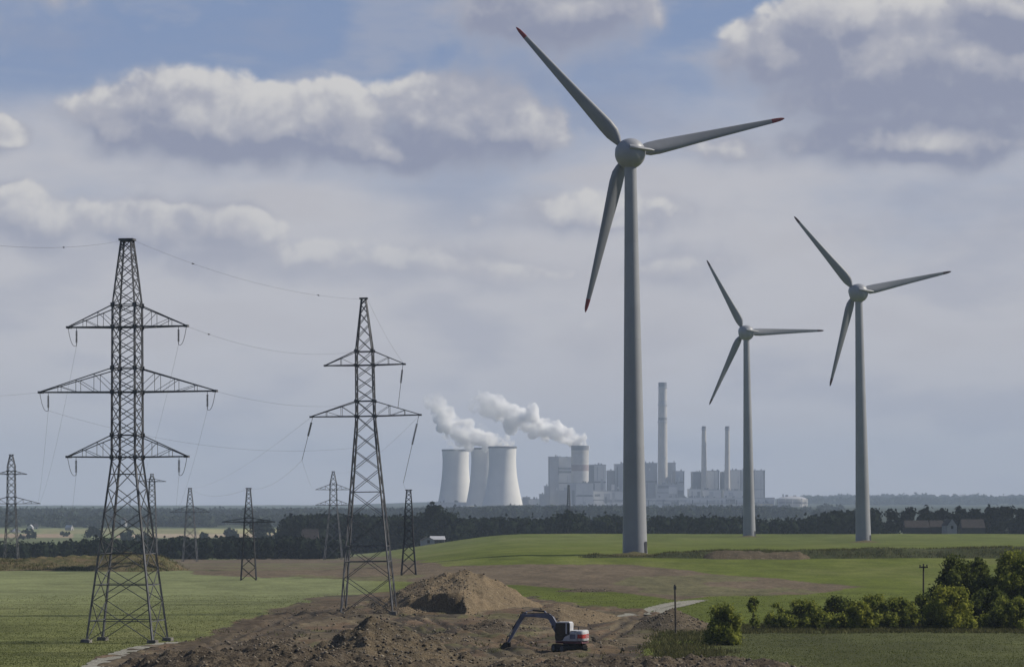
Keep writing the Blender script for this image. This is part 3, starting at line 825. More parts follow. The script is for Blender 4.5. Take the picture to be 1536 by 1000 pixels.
for k, (px, pt, w, Y) in enumerate([(42, 793, 34, 2100), (98, 797, 24, 2300), (140, 789, 30, 2050), (190, 793, 40, 2000), (215, 797, 30, 1900), (308, 797, 16, 2000), (345, 790, 24, 2200), (395, 780, 50, 1800), (350, 795, 26, 2100), (430, 784, 40, 1750)]):
    tree(px, 0, pt, w, Y, M['leaf_far'], 'field_tree', 'dark tree dotted among the pale valley fields' , 'tree', 'trees among the valley fields', dens_=4.0, leaf=1.1, n=14, seed=120 + k, z0f=.05)

# ---------------------------------------------------------------- wind turbines
def turbine(px_base, py_base, px_hub, py_hub, Y, tips, r_base, r_top, tag_label, red, seed=0):
    base = at(px_base, py_base, Y)
    hubz = CAMH - (py_hub - PY0) * Y / F
    H = hubz - base.z
    root = empty('wind_turbine', base, tag_label, 'wind turbine', 'wind turbines')
    mb = MB()
    Ht = H - 2.6
    prof = []
    for k in range(25):
        t = k / 24
        prof.append((r_top + (r_base - r_top) * ((1 - t) ** 1.12), -.8 + t * (Ht + .8)))
    mb.lathe(prof, 56)
    lean = (px_hub - px_base) * Y / F
    mb.v = [(x + lean * z / H, y, z) for (x, y, z) in mb.v]
    mb.build('tower', M['turb'], root, smooth=True, angle=R(40))
    # flange lines between tower sections
    for t in (.27, .55, .8):
        z = t * Ht; r = r_top + (r_base - r_top) * ((1 - t) ** 1.12)
        MB().lathe([(r + .012, z - .06), (r + .022, z - .05), (r + .022, z + .05), (r + .012, z + .06)], 56, (lean * z / H, 0, 0), cap=False).build('flange', M['turb'], root, smooth=True)
    # door with a curved leaf at the foot
    mb = MB(); vs = []
    a0, a1 = R(-42), R(-20)
    for zz in (.15, 2.6):
        for k in range(7):
            a = a0 + (a1 - a0) * k / 6; rr = r_base * 1.0 + .04
            vs.append((rr * math.cos(a), rr * math.sin(a), zz))
    mb.add(vs, [(k, k+1, k+8, k+7) for k in range(6)])
    mb.build('door', M['door'], root)
    # nacelle: an egg behind the rotor
    yaw = R(11)
    fw = Vector((-math.sin(yaw), math.cos(yaw), 0))           # the rotor looks away from the camera
    side = Vector((math.cos(yaw), math.sin(yaw), 0))
    ncen = Vector((lean, 0, H - .6))
    mb = MB(); prof = []
    S = r_top / 1.25
    for (r, d) in ((.05, -3.5), (.9, -3.38), (1.9, -2.9), (2.7, -2.0), (3.1, -.9), (3.2, .3), (3.0, 1.5), (2.5, 2.6), (2.3, 2.75)):
        prof.append((r * S, d * S))
    ml = MB().lathe(prof, 40)
    q = fw.to_track_quat('Z', 'Y').to_matrix()
    mb.add([ncen + q @ Vector(v) for v in ml.v], ml.f)
    mb.build('nacelle', M['turb'], root, smooth=True, angle=R(50))
    ml = MB().lathe([(r_top * 1.02, 0), (r_top * 1.10, .3), (r_top * 1.5, 1.6)], 40, (lean, 0, Ht - .4))
    ml.build('yaw_collar', M['turb'], root, smooth=True, angle=R(50))
    # rear service boom: a tapering canopy set on the back of the nacelle, pointing aside
    mb = MB()
    n = 14; vs = []
    secs_ = [(-.9, 1.0, .75), (-.2, 1.15, .80), (1.2, 1.05, .62), (2.6, .85, .50), (3.9, .6, .38), (4.6, .3, .20)]
    for (d, wy, hz_) in secs_:
        c_ = ncen - fw * (2.75 * S - .12 * max(0, d) * S) + side * d * S + Vector((0, 0, (.75 - .07 * d) * S))
        for k in range(n):
            a = 2 * math.pi * k / n
            vs.append(c_ - fw * (wy * S * math.cos(a)) + Vector((0, 0, hz_ * S * (math.sin(a) if math.sin(a) > 0 else .55 * math.sin(a)))))
    fs = [(i*n+k, i*n+(k+1) % n, (i+1)*n+(k+1) % n, (i+1)*n+k) for i in range(len(secs_) - 1) for k in range(n)]
    fs += [tuple(range(n))[::-1], tuple((len(secs_)-1)*n + k for k in range(n))]
    mb.add(vs, fs)
    mb.build('tail_fin', M['turb'], root, smooth=True, angle=R(50))
    # hub and blades
    hubc = ncen + fw * (3.9 * S) + Vector((0, 0, .9 * S))
    ml = MB().lathe([(2.3 * S, -1.3 * S), (2.3 * S, .4 * S), (1.7 * S, 1.6 * S), (.8 * S, 2.3 * S), (.05, 2.5 * S)], 36)
    mb = MB(); mb.add([hubc + q @ Vector(v) for v in ml.v], ml.f)
    mb.build('hub', M['turb'], root, smooth=True, angle=R(50))
    hub_w = base + hubc
    Yh_ = hub_w.y
    for (tx, ty) in tips:
        # where that tip lies in the rotor plane
        ray = Vector(((tx - PX0) / F, 1.0, -(ty - PY0) / F))
        t = (hub_w - Vector((0, 0, CAMH))).dot(fw) / ray.dot(fw)
        tip = Vector((0, 0, CAMH)) + ray * t
        ax = tip - hub_w; L = ax.length; ax.normalize()
        chd = ax.cross(fw).normalized()                      # chord direction in the rotor plane
        secs = [(.03, 1.05, 1.0, 0.0, 0), (.06, 1.15, .95, .05, 20), (.10, 2.3, .62, .28, 24), (.14, 3.1, .50, .42, 22), (.20, 3.2, .42, .45, 17), (.30, 2.85, .34, .38, 11), (.45, 2.3, .26, .28, 7), (.60, 1.85, .20, .2, 4), (.75, 1.45, .15, .13, 2), (.88, 1.08, .11, .08, 1), (.918, .98, .10, .07, 1)]
        tipsecs = [(.918, .985, .105, .07, 1), (.95, .85, .09, .06, 0), (.975, .68, .08, .05, 0), (.99, .42, .06, .03, 0), (1.0, .08, .03, .02, 0)]
        def shell(ss):
            m_ = MB(); n = 18; vs = []
            for (f, c, th_, off, tw) in ss:
                cw = R(tw); cd = chd * math.cos(cw) + fw * math.sin(cw); nd = fw * math.cos(cw) - chd * math.sin(cw)
                for k in range(n):
                    a_ = 2 * math.pi * k / n
                    xx = math.cos(a_); yy = math.sin(a_) * (1 - .45 * xx if c > 1.2 else 1)
                    vs.append(hubc + ax * (f * L) + cd * ((xx * .5 * c - off) * S * 1.0) + nd * (yy * .5 * (c if th_ >= .9 else c * th_ * 1.0 + .06) * S))
            fs = []
            for i in range(len(ss) - 1):
                for k in range(n):
                    fs.append((i*n+k, i*n+(k+1) % n, (i+1)*n+(k+1) % n, (i+1)*n+k))
            fs.append(tuple(range(n))[::-1]); fs.append(tuple((len(ss)-1)*n + k for k in range(n)))
            return m_.add(vs, fs)
        bl = shell(secs).build('blade', M['blade'], root, smooth=True, angle=R(60))
        shell(tipsecs).build('blade_tip', M['tipred'] if red else M['tipdark'], bl, smooth=True, angle=R(60))
    return root
turbine(952.5, 830, 945.5, 226, 560, [(774, 41), (1177, 177.5), (878, 468.5)], 2.62, 1.25, 'tallest grey wind turbine in front, red blade tips against the cloud', True, 1)
turbine(1124, 805, 1119.5, 497, 1143, [(1060, 390), (1236, 495.5), (1064, 607)], 2.75, 1.3, 'smallest wind turbine, middle of the three, beyond the grass crest', False, 2)
turbine(1295, 813, 1288, 437, 941, [(1191, 324.5), (1427, 407), (1245, 579)], 2.75, 1.3, 'mid-sized wind turbine at the right with dark tips', False, 3)
for k, (px, Y, r) in enumerate([(950, 557, 6.5), (1124, 1141, 8), (1297, 938, 7)]):
    x_ = X_(px, Y)
    heap('spoil_heap', 'grassy foot mound under the %s turbine' % ('tallest', 'smallest', 'right')[k], M['soil_grassy'], x_ - r * 1.2, x_ + r * 1.2, Y - r, Y + r, cone(x_, Y, .9, r, r * .8), .5, lump=.18, seed=50 + k)

# ---------------------------------------------------------------- pylons and cables
def lerp_prof(prof, z):
    zs = [p[0] for p in prof]
    return np.interp(z, zs, [p[1] for p in prof]), np.interp(z, zs, [p[2] for p in prof])
def pylon(base, prof, panels, arms, label, yaw=0.0, leg_r=.11, br=.05, m=None, foot=True, group='lattice pylons of the power line', name='lattice_pylon', horiz=(), insul=True, drop=1.6, hang=None, mids=(), lean=0.0):
    m = m or M['steel']
    root = empty(name, base, label, 'pylon', group, yaw)
    root.rotation_euler = (0, -lean, yaw)
    for sx in (-1, 1):
        for sy in (-1, 1):
            mb = MB()
            zs = [p[0] for p in prof]
            for z0, z1 in zip(zs[:-1], zs[1:]):
                a, b = lerp_prof(prof, z0), lerp_prof(prof, z1)
                mb.tube((sx*a[0], sy*a[1], z0), (sx*b[0], sy*b[1], z1 + .02), leg_r * (1.0 if z0 < zs[-1] * .55 else .8), n=4)
            leg = mb.build('leg', m, root)
            if foot:
                a = lerp_prof(prof, 0)
                MB().frustum(sx*a[0] - .55, sx*a[0] + .55, sy*a[1] - .55, sy*a[1] + .55, -.7, .28, .12).build('footing', M['concrete'], leg)
    mb = MB()
    def corner(sx, sy, z):
        a = lerp_prof(prof, z); return Vector((sx * a[0], sy * a[1], z))
    faces = [((-1, -1), (1, -1)), ((1, -1), (1, 1)), ((1, 1), (-1, 1)), ((-1, 1), (-1, -1))]
    for z0, z1 in zip(panels[:-1], panels[1:]):
        for k, (p, q) in enumerate(faces):
            o = .0
            mb.tube(corner(*p, z0), corner(*q, z1), br, n=4, cap=False)
            mb.tube(corner(*q, z0), corner(*p, z1), br * .97, n=4, cap=False)
            if z0 in mids:
                zm = z0 + (z1 - z0) * .52
                mb.tube(corner(*p, zm), corner(*q, zm), br * 1.15, n=4, cap=False)
    for z in horiz:
        for (p, q) in faces: mb.tube(corner(*p, z), corner(*q, z), br * 1.3, n=4, cap=False)
    mb.build('bracing', m, root)
    # cap beam
    zt = prof[-1][0]; a = lerp_prof(prof, zt)
    MB().box(-a[0] - .25, a[0] + .25, -a[1] - .1, a[1] + .1, zt, zt + leg_r * 1.6).build('peak_cap', m, root)
    ends = {}
    for (zb, zs_, hl, key) in arms:
        for s in (-1, 1):
            mb = MB()
            tip = Vector((s * hl, 0, zb + .05))
            for sy in (-1, 1):
                b0 = corner(s, sy, zb); t0 = corner(s, sy, zs_)
                te = tip + Vector((0, sy * .22, 0))
                mb.tube(b0, te, br * 1.7, n=4); mb.tube(t0, te + Vector((0, 0, .05)), br * 1.25, n=4)
                nseg = max(2, int(hl / 1.9))
                for k in range(1, nseg):
                    f0 = k / nseg; f1 = min(.97, (k + .5) / nseg)
                    pb = b0.lerp(te, f0); pt = t0.lerp(te, f0); pb1 = b0.lerp(te, min(.97, f0 + .5 / nseg))
                    mb.tube(pb, pt, br * .55, n=4, cap=False)
                    mb.tube(pt, b0.lerp(te, (k - 1) / nseg), br * .6, n=4, cap=False)
            for f0 in (.33, .66):
                mb.tube(corner(s, -1, zb).lerp(tip, f0), corner(s, 1, zb).lerp(tip, f0), br * .6, n=4, cap=False)
            mb.box(tip.x - .22, tip.x + .22, -.3, .3, tip.z - leg_r * .9, tip.z + leg_r * .9)
            # gusset plates where the arm meets the body
            for sy in (-1, 1):
                for zz in (zb, zs_):
                    c_ = corner(s, sy, zz); g_ = leg_r * 1.7
                    mb.box(c_.x - g_, c_.x + g_, c_.y - .04, c_.y + .04, c_.z - g_, c_.z + g_)
            mb.box(-corner(1, 1, zb).x if s < 0 else 0, 0 if s < 0 else corner(1, 1, zb).x, -.05, .05, zb - br * 1.5, zb + br * 1.5)
            arm = mb.build('cross_arm', m, root)
            p0 = tip + Vector((-s * .8 * min(1, hl / 6), 0, -.1))
            p1 = p0 + Vector((0, 0, -drop))
            if insul:
                mi = MB()
                nd = max(4, int(drop / .17)); prof_i = []
                for k in range(nd):
                    z = -drop * (.15 + .7 * k / nd); prof_i += [(.035, z), (.125, z - .03), (.125, z - .06), (.035, z - .09)]
                mi.lathe(prof_i, 8, tuple(p0), cap=False)
                mi.tube(p0, p0 + Vector((0, 0, -drop * .16)), .03, n=5); mi.tube(p0 + Vector((0, 0, -drop * .84)), p1, .035, n=5)
                mi.build('insulator', M['insul'], arm)
                # slack jumper loop round the arm end
                pts = []
                e0 = tip + Vector((s * .05, -.1, -.1))
                for k in range(11):
                    t = k / 10
                    pts.append(e0.lerp(p1, t) + Vector((0, 0, -.9 * drop * .55 * 4 * t * (1 - t) * (1 - .35 * t))))
                MB().path(pts, .028, 4).build('jumper', M['wire'], arm)
            ends[(key, s)] = (p1, tip)
    mt = Matrix.Translation(base) @ Matrix.Rotation(yaw, 4, 'Z') @ Matrix.Rotation(-lean, 4, 'Y')
    pts = {k: (mt @ v[0], mt @ v[1]) for k, v in ends.items()}
    pts['top'] = mt @ Vector((0, 0, zt))
    pts['topl'] = mt @ Vector((-a[0] - .2, 0, zt)); pts['topr'] = mt @ Vector((a[0] + .2, 0, zt))
    return root, pts

Y1 = 267.0
b1 = Vector((X_(191, Y1) , Y1, tz(X_(191, Y1), Y1)))
b1.z = 0.05
prof1 = [(0, 3.45, 2.4), (18.0, 1.22, 1.22), (33.6, 1.15, 1.15), (37, .82, .8), (40.05, .50, .45)]
pan1 = [0, 4.0, 7.2, 10.2, 12.8, 15.3, 18.0, 19.3, 20.6, 22.0, 23.45, 24.9, 26.1, 27.3, 28.7, 30.05, 31.4, 32.5, 33.6, 35.0, 36.4, 37.7, 38.9, 40.0]
py1, E1 = pylon(b1, prof1, pan1, [(31.4, 33.6, 6.15, 'top'), (24.9, 27.3, 9.15, 'mid'), (18.4, 20.6, 6.2, 'low')],
     'nearest and largest lattice pylon with three pairs of arms', R(-11), .125, .052, M['steel'], horiz=(18.4, 20.6, 24.9, 27.3, 31.4, 33.6, 40.0), mids=(0, 4.0, 7.2, 15.3), drop=1.75)
Y2 = 335.0
b2 = Vector((X_(553.5, Y2), Y2, tz(X_(553.5, Y2), Y2)))
prof2 = [(0, 3.25, 2.7), (23.2, 1.22, 1.2), (24.7, 1.12, 1.1), (32.8, 1.03, 1.03), (39.4, .27, .27)]
pan2 = [0, 4.4, 8.4, 12.0, 15.2, 18.0, 20.4, 22.6, 24.7, 26.6, 28.1, 29.6, 31.1, 32.8, 34.6, 36.2, 37.6, 38.7, 39.4]
py2, E2 = pylon(b2, prof2, pan2, [(31.1, 32.9, 4.95, 'up'), (24.7, 26.6, 6.85, 'low')], 'second lattice pylon with two pairs of arms beside the soil heaps', R(-3), .115, .055, M['steel'],
     horiz=(8.4, 15.2, 24.7, 26.6, 31.1, 32.8), mids=(4.4,), insul=False, drop=.9, lean=.017)

def small_pylon(px, py_b, py_t, Y, wb_px, arms, label, waist=.42, topw=3, r=.10, brc=.06, npan=14, gb=None, m='steel_far'):
    if Y < 1200 and 100 < px:        # stand it where the ground meets that line of sight
        ys = np.arange(380, 1000, 2.0); xs = X_(px, ys)
        vv = PY0 + (CAMH - terrain(xs, ys)) * F / ys
        Y = float(ys[np.argmin(np.abs(vv - py_b))])
    base = at(px, py_b, Y); s = F / Y
    if Y < 1200: base.z = tz(base.x, base.y)
    h = (py_b - py_t) / s
    hb = wb_px / 2 / s
    a_ = sorted((py_b - y) / s for (y, l, d) in arms)
    zw = a_[0] if a_ else h * .5
    hw = hb * waist
    zsh = min((max(a_) + .9 if a_ else h * .72) + h * .04, h * .93)
    prof = [(0, hb, hb * .85), (zw, hw, hw), (zsh, hw * .9, hw * .9), (h, topw / 2 / s, topw / 2 / s)]
    pans = [0]; z = 0
    while z < h - .3:
        wd = lerp_prof(prof, z)[0] * 2
        z = min(h, z + max(h / 26, wd * .85)); pans.append(z)
    A = [((py_b - y) / s, (py_b - y) / s + d / s, l / s, 'a%d' % k) for k, (y, l, d) in enumerate(arms)]
    return pylon(base, prof, pans, A, label, R(random.uniform(-6, 6)), r, brc, M[m], foot=False, horiz=[x for t in A for x in t[:2]], insul=False, drop=.8, group='distant lattice pylons')
P3, E3 = small_pylon(17, 857, 685, 615, 22, [(714, 22, 5), (758, 42, 10)], 'medium pylon at the left frame edge above the grassy bank', .55, 4, .10, .06)
P4, E4 = small_pylon(285, 842, 732, 800, 22, [(768, 29, 9)], 'small single-arm pylon on the brown field behind the nearest pylon', .5, 4, .11, .07)
P5, E5 = small_pylon(373, 870, 733, 600, 23, [(783, 38, 6)], 'dark small pylon at the edge of the left field', .55, 5, .10, .06, m='steel_dark')
P6, E6 = small_pylon(500, 838, 706, 780, 27, [(733, 26, 8), (756, 26, 8)], 'pale small pylon just left of the two-armed pylon', .40, 3, .12, .075)
P7, E7 = small_pylon(613, 862, 735, 620, 22, [], 'slim armless dark pylon behind the stony heap', .55, 6, .10, .06, m='steel_dark')
P8, E8 = small_pylon(853, 808, 728, 2000, 10, [(767, 22, 4)], 'faint narrow pylon in front of the power station', .5, 2, .36, .24)
P9, E9 = small_pylon(228, 846, 711, 900, 16, [(722, 20, 4)], 'half hidden pylon seen just right of the nearest pylon', .5, 3, .12, .07)

def cable(a, b, sag, label, r=.0095, n=28, marks=(), group='power line cables'):
    a, b = Vector(a), Vector(b); pts = []
    for k in range(n + 1):
        t = k / n; p = a.lerp(b, t); p.z -= sag * 4 * t * (1 - t); pts.append(p)
    mid = pts[n // 2].copy()
    mb = MB(); mb.path([p - a for p in pts], r, 5)
    o = mb.build('power_cable', M['wire'], None)
    o.location = a
    tag(o, label, 'cable', group)
    for t in marks:
        p = a.lerp(b, t); p.z -= sag * 4 * t * (1 - t); p -= a
        d = (b - a).normalized()
        q = MB(); q.tube(p - d * .4, p - d * .1, .03, .075, 6); q.tube(p - d * .1, p + d * .35, .075, .03, 6)
        q.build('line_marker', M['insul'], o)
    return o
cable(E1['topr'], E2['topl'], 1.2, 'earth wire from the peak of the nearest pylon to the second pylon', .009, marks=(.22, .78))
cable(E1['topl'], at(-260, 322, 150), 1.2, 'earth wire from the nearest pylon peak to the left frame edge', .009, marks=(.30,))
cable(E1[('top', 1)][1], at(533, 527, Y2), 1.3, 'cable from upper right arm of nearest pylon to second pylon', marks=(.11,))
cable(E1[('mid', 1)][1], at(533, 606, Y2), .8, 'cable from middle right arm of nearest pylon to second pylon')
cable(E1[('mid', -1)][0], at(536, 671, Y2 + 2), 1.8, 'cable from middle left arm of nearest pylon behind its body', .009)
cable(E1[('mid', -1)][1], at(-300, 586, 190), .5, 'cable from middle left arm of nearest pylon to frame edge', .008)
cable(E1[('top', -1)][0], E3[('a1', 1)][1], 2.0, 'cable from upper left insulator down to the left pylon')
cable(E1[('mid', -1)][0], E3[('a1', 1)][0], 2.5, 'cable from middle left insulator down to the left pylon')
cable(E1[('low', -1)][0], at(100, 800, 760), 2.5, 'cable from lower left insulator sinking to the far field')
cable(E1[('top', 1)][0], E9[('a0', -1)][1], 3.0, 'cable from upper right insulator to the half hidden pylon')
cable(E1[('mid', 1)][0], E4[('a0', -1)][1], 4.0, 'cable from middle right insulator to the single-arm pylon')
cable(E1[('low', 1)][0], E4[('a0', -1)][0], 3.0, 'cable from lower right insulator to the single-arm pylon')
pl_ = at(453, 690, Y2 - 1); pr_ = at(605, 724, Y2 + 1); pu_ = at(597, 611, Y2 + 1)
def long_insulator(a, b, label):
    a, b = Vector(a), Vector(b); d = b - a
    mb = MB(); mb.tube((0, 0, 0), d, .03, n=5)
    q = mb.build('tension_string', M['wire']); q.location = a
    tag(q, label, 'insulator string', 'hanging strings of the second pylon')
    m2 = MB(); L = d.length; dn = d.normalized()
    k = .12
    while k < .42:
        p = d * k; m2.tube(p, p + dn * .06, .13, n=8); k += .13 / L
    m2.build('insulator', M['insul'], q)
long_insulator(E2[('low', -1)][1] + Vector((.15, 0, -.1)), pl_, 'long string hanging from lower left arm of second pylon')
long_insulator(E2[('low', 1)][1] + Vector((-.15, 0, -.1)), pr_, 'long string hanging from lower right arm of second pylon')
long_insulator(E2[('up', 1)][1] + Vector((-.15, 0, -.1)), pu_, 'long string hanging from upper right arm of second pylon')
cable(E2['topr'], E2[('up', 1)][1], .5, 'stay wire from the second pylon peak to its upper right arm', .010)
cable(E2[('low', -1)][1], E4['top'], 2.2, 'cable from lower left arm of second pylon to single-arm pylon')
cable(pl_, E5['top'], 1.2, 'cable from the left hanging string to the dark small pylon')
cable(pl_, E6[('a0', -1)][1], 1.6, 'cable from the left hanging string to the pale pylon', .010)
cable(pr_, E7['top'], .6, 'cable from the right hanging string to the armless pylon')
cable(E2[('low', 1)][1], E6['top'], 3.0, 'cable from lower right arm of second pylon to pale pylon')
cable(E5['top'], E4['top'], 2.0, 'slack cable between the two small pylons behind the left field', .014)

# ---------------------------------------------------------------- power station
YP = 5700.0
PM = YP / F          # metres per photo pixel there
def gz(px, Y): return tz(X_(px, Y), Y)
def cooling(px, py_top, htop, hbase, Y, label):
    z0 = gz(px, Y) - 1; s = Y / F
    ztop = CAMH - (py_top - PY0) * s; h = ztop - z0
    r = empty('cooling_tower', (X_(px, Y), Y, z0), label, 'cooling tower', 'cooling towers of the power station')
    rt, rb = htop * s, hbase * s
    prof = []
    zt_ = .80; rth = rt * .965
    for k in range(33):
        t = k / 32
        if t < zt_: rr = rth * math.sqrt(1 + ((rb / rth) ** 2 - 1) * ((zt_ - t) / zt_) ** 2)
        else: rr = rth + (rt - rth) * ((t - zt_) / (1 - zt_)) ** 1.4
        prof.append((rr, 7 + t * (h - 7)))
    inner = [(p[0] - 1.2, p[1]) for p in prof][::-1]
    MB().lathe(prof + inner[:-6], 72, cap=False).build('shell', M['ct'], r, smooth=True, angle=R(50))
    MB().lathe([(rt + .1, h - 3.4), (rt + .9, h - 3.2), (rt + .9, h + .3), (rt - 1.5, h + .3)], 72, cap=False).build('rim', M['inside'], r, smooth=True, angle=R(40))  # dark ring stands in for the shade inside the tower mouth
    for k in range(24):
        a = 2 * math.pi * k / 24; b = 2 * math.pi * (k + .5) / 24
        MB().tube(((rb + 1) * math.cos(a), (rb + 1) * math.sin(a), 0), (rb * math.cos(b), rb * math.sin(b), 7.2), .5, n=4).build('leg', M['ct'], r)
    return r
cooling(683.5, 674, 20.4, 27.5, 5950, 'left cooling tower, partly behind the middle one')
cooling(726.5, 671.5, 20.3, 28.0, 5800, 'middle cooling tower, half hidden by the right one')
cooling(753.7, 669.5, 21.1, 30.5, 5600, 'right and foremost cooling tower, sunlit flank')

def chimney(px, py_top, wt_px, wb_px, Y, bands, base_m, label, py_bot=None):
    z0 = gz(px, Y) - 1; s = Y / F
    h = CAMH - (py_top - PY0) * s - z0
    r = empty('chimney', (X_(px, Y), Y, z0), label, 'chimney', 'chimneys of the power station')
    rt, rb = wt_px / 2 * s, wb_px / 2 * s
    R_ = lambda z: rb + (rt - rb) * z / h
    zs = [0.0]; ms = []
    cuts = sorted([((py_bot or 0), None)]) if 0 else []
    lev = [(CAMH - (y - PY0) * s - z0, m) for (y, m) in bands]      # lower edge of each band, top first
    edges = [h] + [z for z, m in lev] + [0.0]
    mats = [m for z, m in lev] + [base_m]
    for (zt_, zb_, m) in zip(edges[:-1], edges[1:], mats):
        nm = 'shaft' if m is base_m else 'band'
        MB().lathe([(R_(zb_) , zb_), (R_(zt_), zt_)], 40, cap=False).build(nm, m, r, smooth=True)
    MB().lathe([(R_(h) * .98, h - .2), (R_(h) * .6, h - .4)], 40, cap=False).build('mouth', M['inside'], r, smooth=True)
    return r, R_, h
c1, R1, h1 = chimney(994, 573.5, 12.6, 15.6, 5750, [(581, M['dark_hall']), (601, M['chim_white']), (606, M['grey_hall']), (626, M['chim_white']), (630, M['dark_hall'])], M['chim_grey'], 'tallest pale chimney with dark top right of the big turbine tower')
for k, f in enumerate((.955, .815, .68)):
    MB().lathe([(R1(h1*f) + .1, h1*f), (R1(h1*f) + 1.5, h1*f + .2), (R1(h1*f) + 1.5, h1*f + 2.2), (R1(h1*f) + .1, h1*f + 2.3)], 40, cap=False).build('gallery', M['grey_hall'], c1)
for k, (px, lab) in enumerate([(1056, 'left one of two slender chimneys'), (1091, 'right one of two slender chimneys')]):
    c, Rr, hh = chimney(px, 639, 6.6, 9.6, 5750, [(645, M['dark_hall']), (700, M['chim_grey'])], M['chim_red'] if 0 else M['chim_grey'], lab)
    MB().lathe([(Rr(hh*.96) + .1, hh*.96), (Rr(hh*.96) + 1.0, hh*.96 + .2), (Rr(hh*.96) + 1.0, hh*.96 + 1.8), (Rr(hh*.96) + .1, hh*.96 + 2)], 32, cap=False).build('gallery', M['grey_hall'], c)
chimney(870, 668, 26.6, 25.4, 5640, [(675, M['dark_hall']), (681, M['chim_grey']), (697, M['chim_white']), (706, M['chim_red'])], M['chim_white'], 'stout banded flue tower with the steam plume')

def block(x0, x1, py_top, Y, m, label, depth=40, py_bot=None, extras=(), name='industrial_hall', cat='building', roof=True, windows=0):
    """one building of the station: x0..x1 and py_top in photo pixels; extras are smaller masses (x0, x1, top, bottom, proud, material, name)"""
    s = Y / F
    px = (x0 + x1) / 2; z0 = gz(px, Y) - 2
    o = empty(name, (X_(px, Y), Y, z0), label, cat, 'buildings of the power station')
    h = CAMH - (py_top - PY0) * s - z0; w = (x1 - x0) * s / 2
    MB().box(-w, w, 0, depth, 0, h).build('wall', m, o)
    if roof:
        mb = MB(); mb.box(-w - .8, w + .8, -.8, depth + .8, h, h + 1.6); mb.build('roof', M['grey_hall'], o)
        g = random.Random(int(x0 * 7))
        for k in range(max(1, int((x1 - x0) / 7))):
            xx = g.uniform(-w * .8, w * .7); ww = g.uniform(1.5, 4)
            MB().box(xx, xx + ww, depth * .3, depth * .3 + ww, h + 1.6, h + g.uniform(3, 6)).build('roof_vent', M['dark_hall'], o)
    for (a, b, yt, yb, proud, mm, nm) in extras:
        zt_ = CAMH - (yt - PY0) * s - z0; zb_ = max(0, CAMH - (yb - PY0) * s - z0)
        MB().box((a - px) * s, (b - px) * s, -proud, -.003 if proud < 3 else .5, zb_, zt_).build(nm, mm, o)
    # cladding seams / window bands as pieces proud of the wall
    g = random.Random(int(x0 * 13 + x1))
    if w > 8:
        for k in range(max(2, int(w / 9))):
            xx = g.uniform(-w * .92, w * .7); ww = g.uniform(2.5, w * .28); z1_ = g.uniform(.25, .96) * h; z2_ = z1_ - g.uniform(4, .35 * h + 5)
            MB().box(xx, xx + ww, -.9, -.002, max(0, z2_), z1_).build('cladding_panel', (G_, Wh, Dk, Wh, G_)[k % 5], o)
        for k in range(max(1, int(w / 14))):
            xx = g.uniform(-w * .95, w * .95)
            MB().box(xx, xx + .9, -1.6, -.95, 0, h * g.uniform(.6, 1.05)).build('downpipe', Dk if k % 2 else G_, o)
    for k in range(windows):
        zz = h * (k + 1) / (windows + 1)
        MB().box(-w + 1, w - 1, -.25, -.003, zz - .9, zz + .9).build('window_band', M['dark_hall'], o)
    return o
G_ = M['grey_hall']; Wh = M['white_hall']; Dk = M['dark_hall']
block(823, 838, 685.5, 5740, G_, 'tall stepped grey boiler house left of the flue tower', 70, extras=[(823.2, 824, 686, 755, .5, Dk, 'pipe'), (837, 838, 700, 712, 1, Dk, 'duct')])
block(837.5, 858, 686, 5755, Wh, 'pale boiler house adjoining the flue tower with dark gallery', 60, extras=[(838, 857.5, 701, 709, 2.0, Dk, 'gallery'), (838, 857.5, 703.5, 706, 2.3, G_, 'gallery_window')], windows=1)
block(816.5, 823.5, 729.5, 5720, G_, 'lower grey step beside the tall boiler house', 50)
block(809, 820, 741.5, 5700, G_, 'lowest grey annexe at the left end of the station', 50)
block(838, 856, 735, 5690, G_, 'grey sloping conveyor house before the pale boiler house', 30, roof=False, extras=[(846, 853, 731, 740, 1.2, G_, 'conveyor')])
block(854, 890, 725, 5560, Wh, 'bright low turbine hall in front of the flue tower', 60, extras=[(854, 864, 725.6, 757, 1.0, G_, 'annexe'), (866, 888, 742, 743.5, .6, Dk, 'seam'), (858, 862, 735, 757, 1.6, Dk, 'gate')], windows=1)  # grey annexe box paints the shaded left side face of the hall
block(883.5, 909, 697.5, 5760, Wh, 'square pale boiler house right of the flue tower', 60, extras=[(883.5, 891, 698, 728, 1.5, Dk, 'shaded_side'), (891, 909, 721.5, 723.5, .8, Dk, 'gallery'), (889, 892, 725, 735, 2.0, Dk, 'pipe'), (895, 897, 700, 720, .5, G_, 'pipe')])  # dark left box paints the shaded side face of this boiler house
block(911, 922, 706, 5770, Dk, 'small dark hall with an arched opening', 50, extras=[(917, 922, 726, 735, .6, Wh, 'opening')])
block(922.5, 940, 696.5, 5790, G_, 'grey hall half behind the big turbine tower', 60, extras=[(925, 927, 700, 730, .7, Dk, 'pipe')])
block(889, 936, 737, 5600, Wh, 'long low pale workshop left of the big turbine tower', 50, extras=[(905, 934, 751, 752.5, 1, Dk, 'pipe'), (892, 900, 741, 744, 1, Dk, 'window_band'), (918, 922, 738, 752, 1.2, G_, 'door'), (906, 915, 740, 749, .8, G_, 'cladding')], windows=1)
block(965, 986, 695, 5790, G_, 'grey boiler house left of the tallest chimney', 60, extras=[(968, 985, 721, 723, 1, Dk, 'gallery'), (969, 971, 724, 745, .8, Dk, 'pipe')])
block(1001.5, 1013.5, 694.5, 5795, G_, 'grey boiler house right of the tallest chimney', 60)
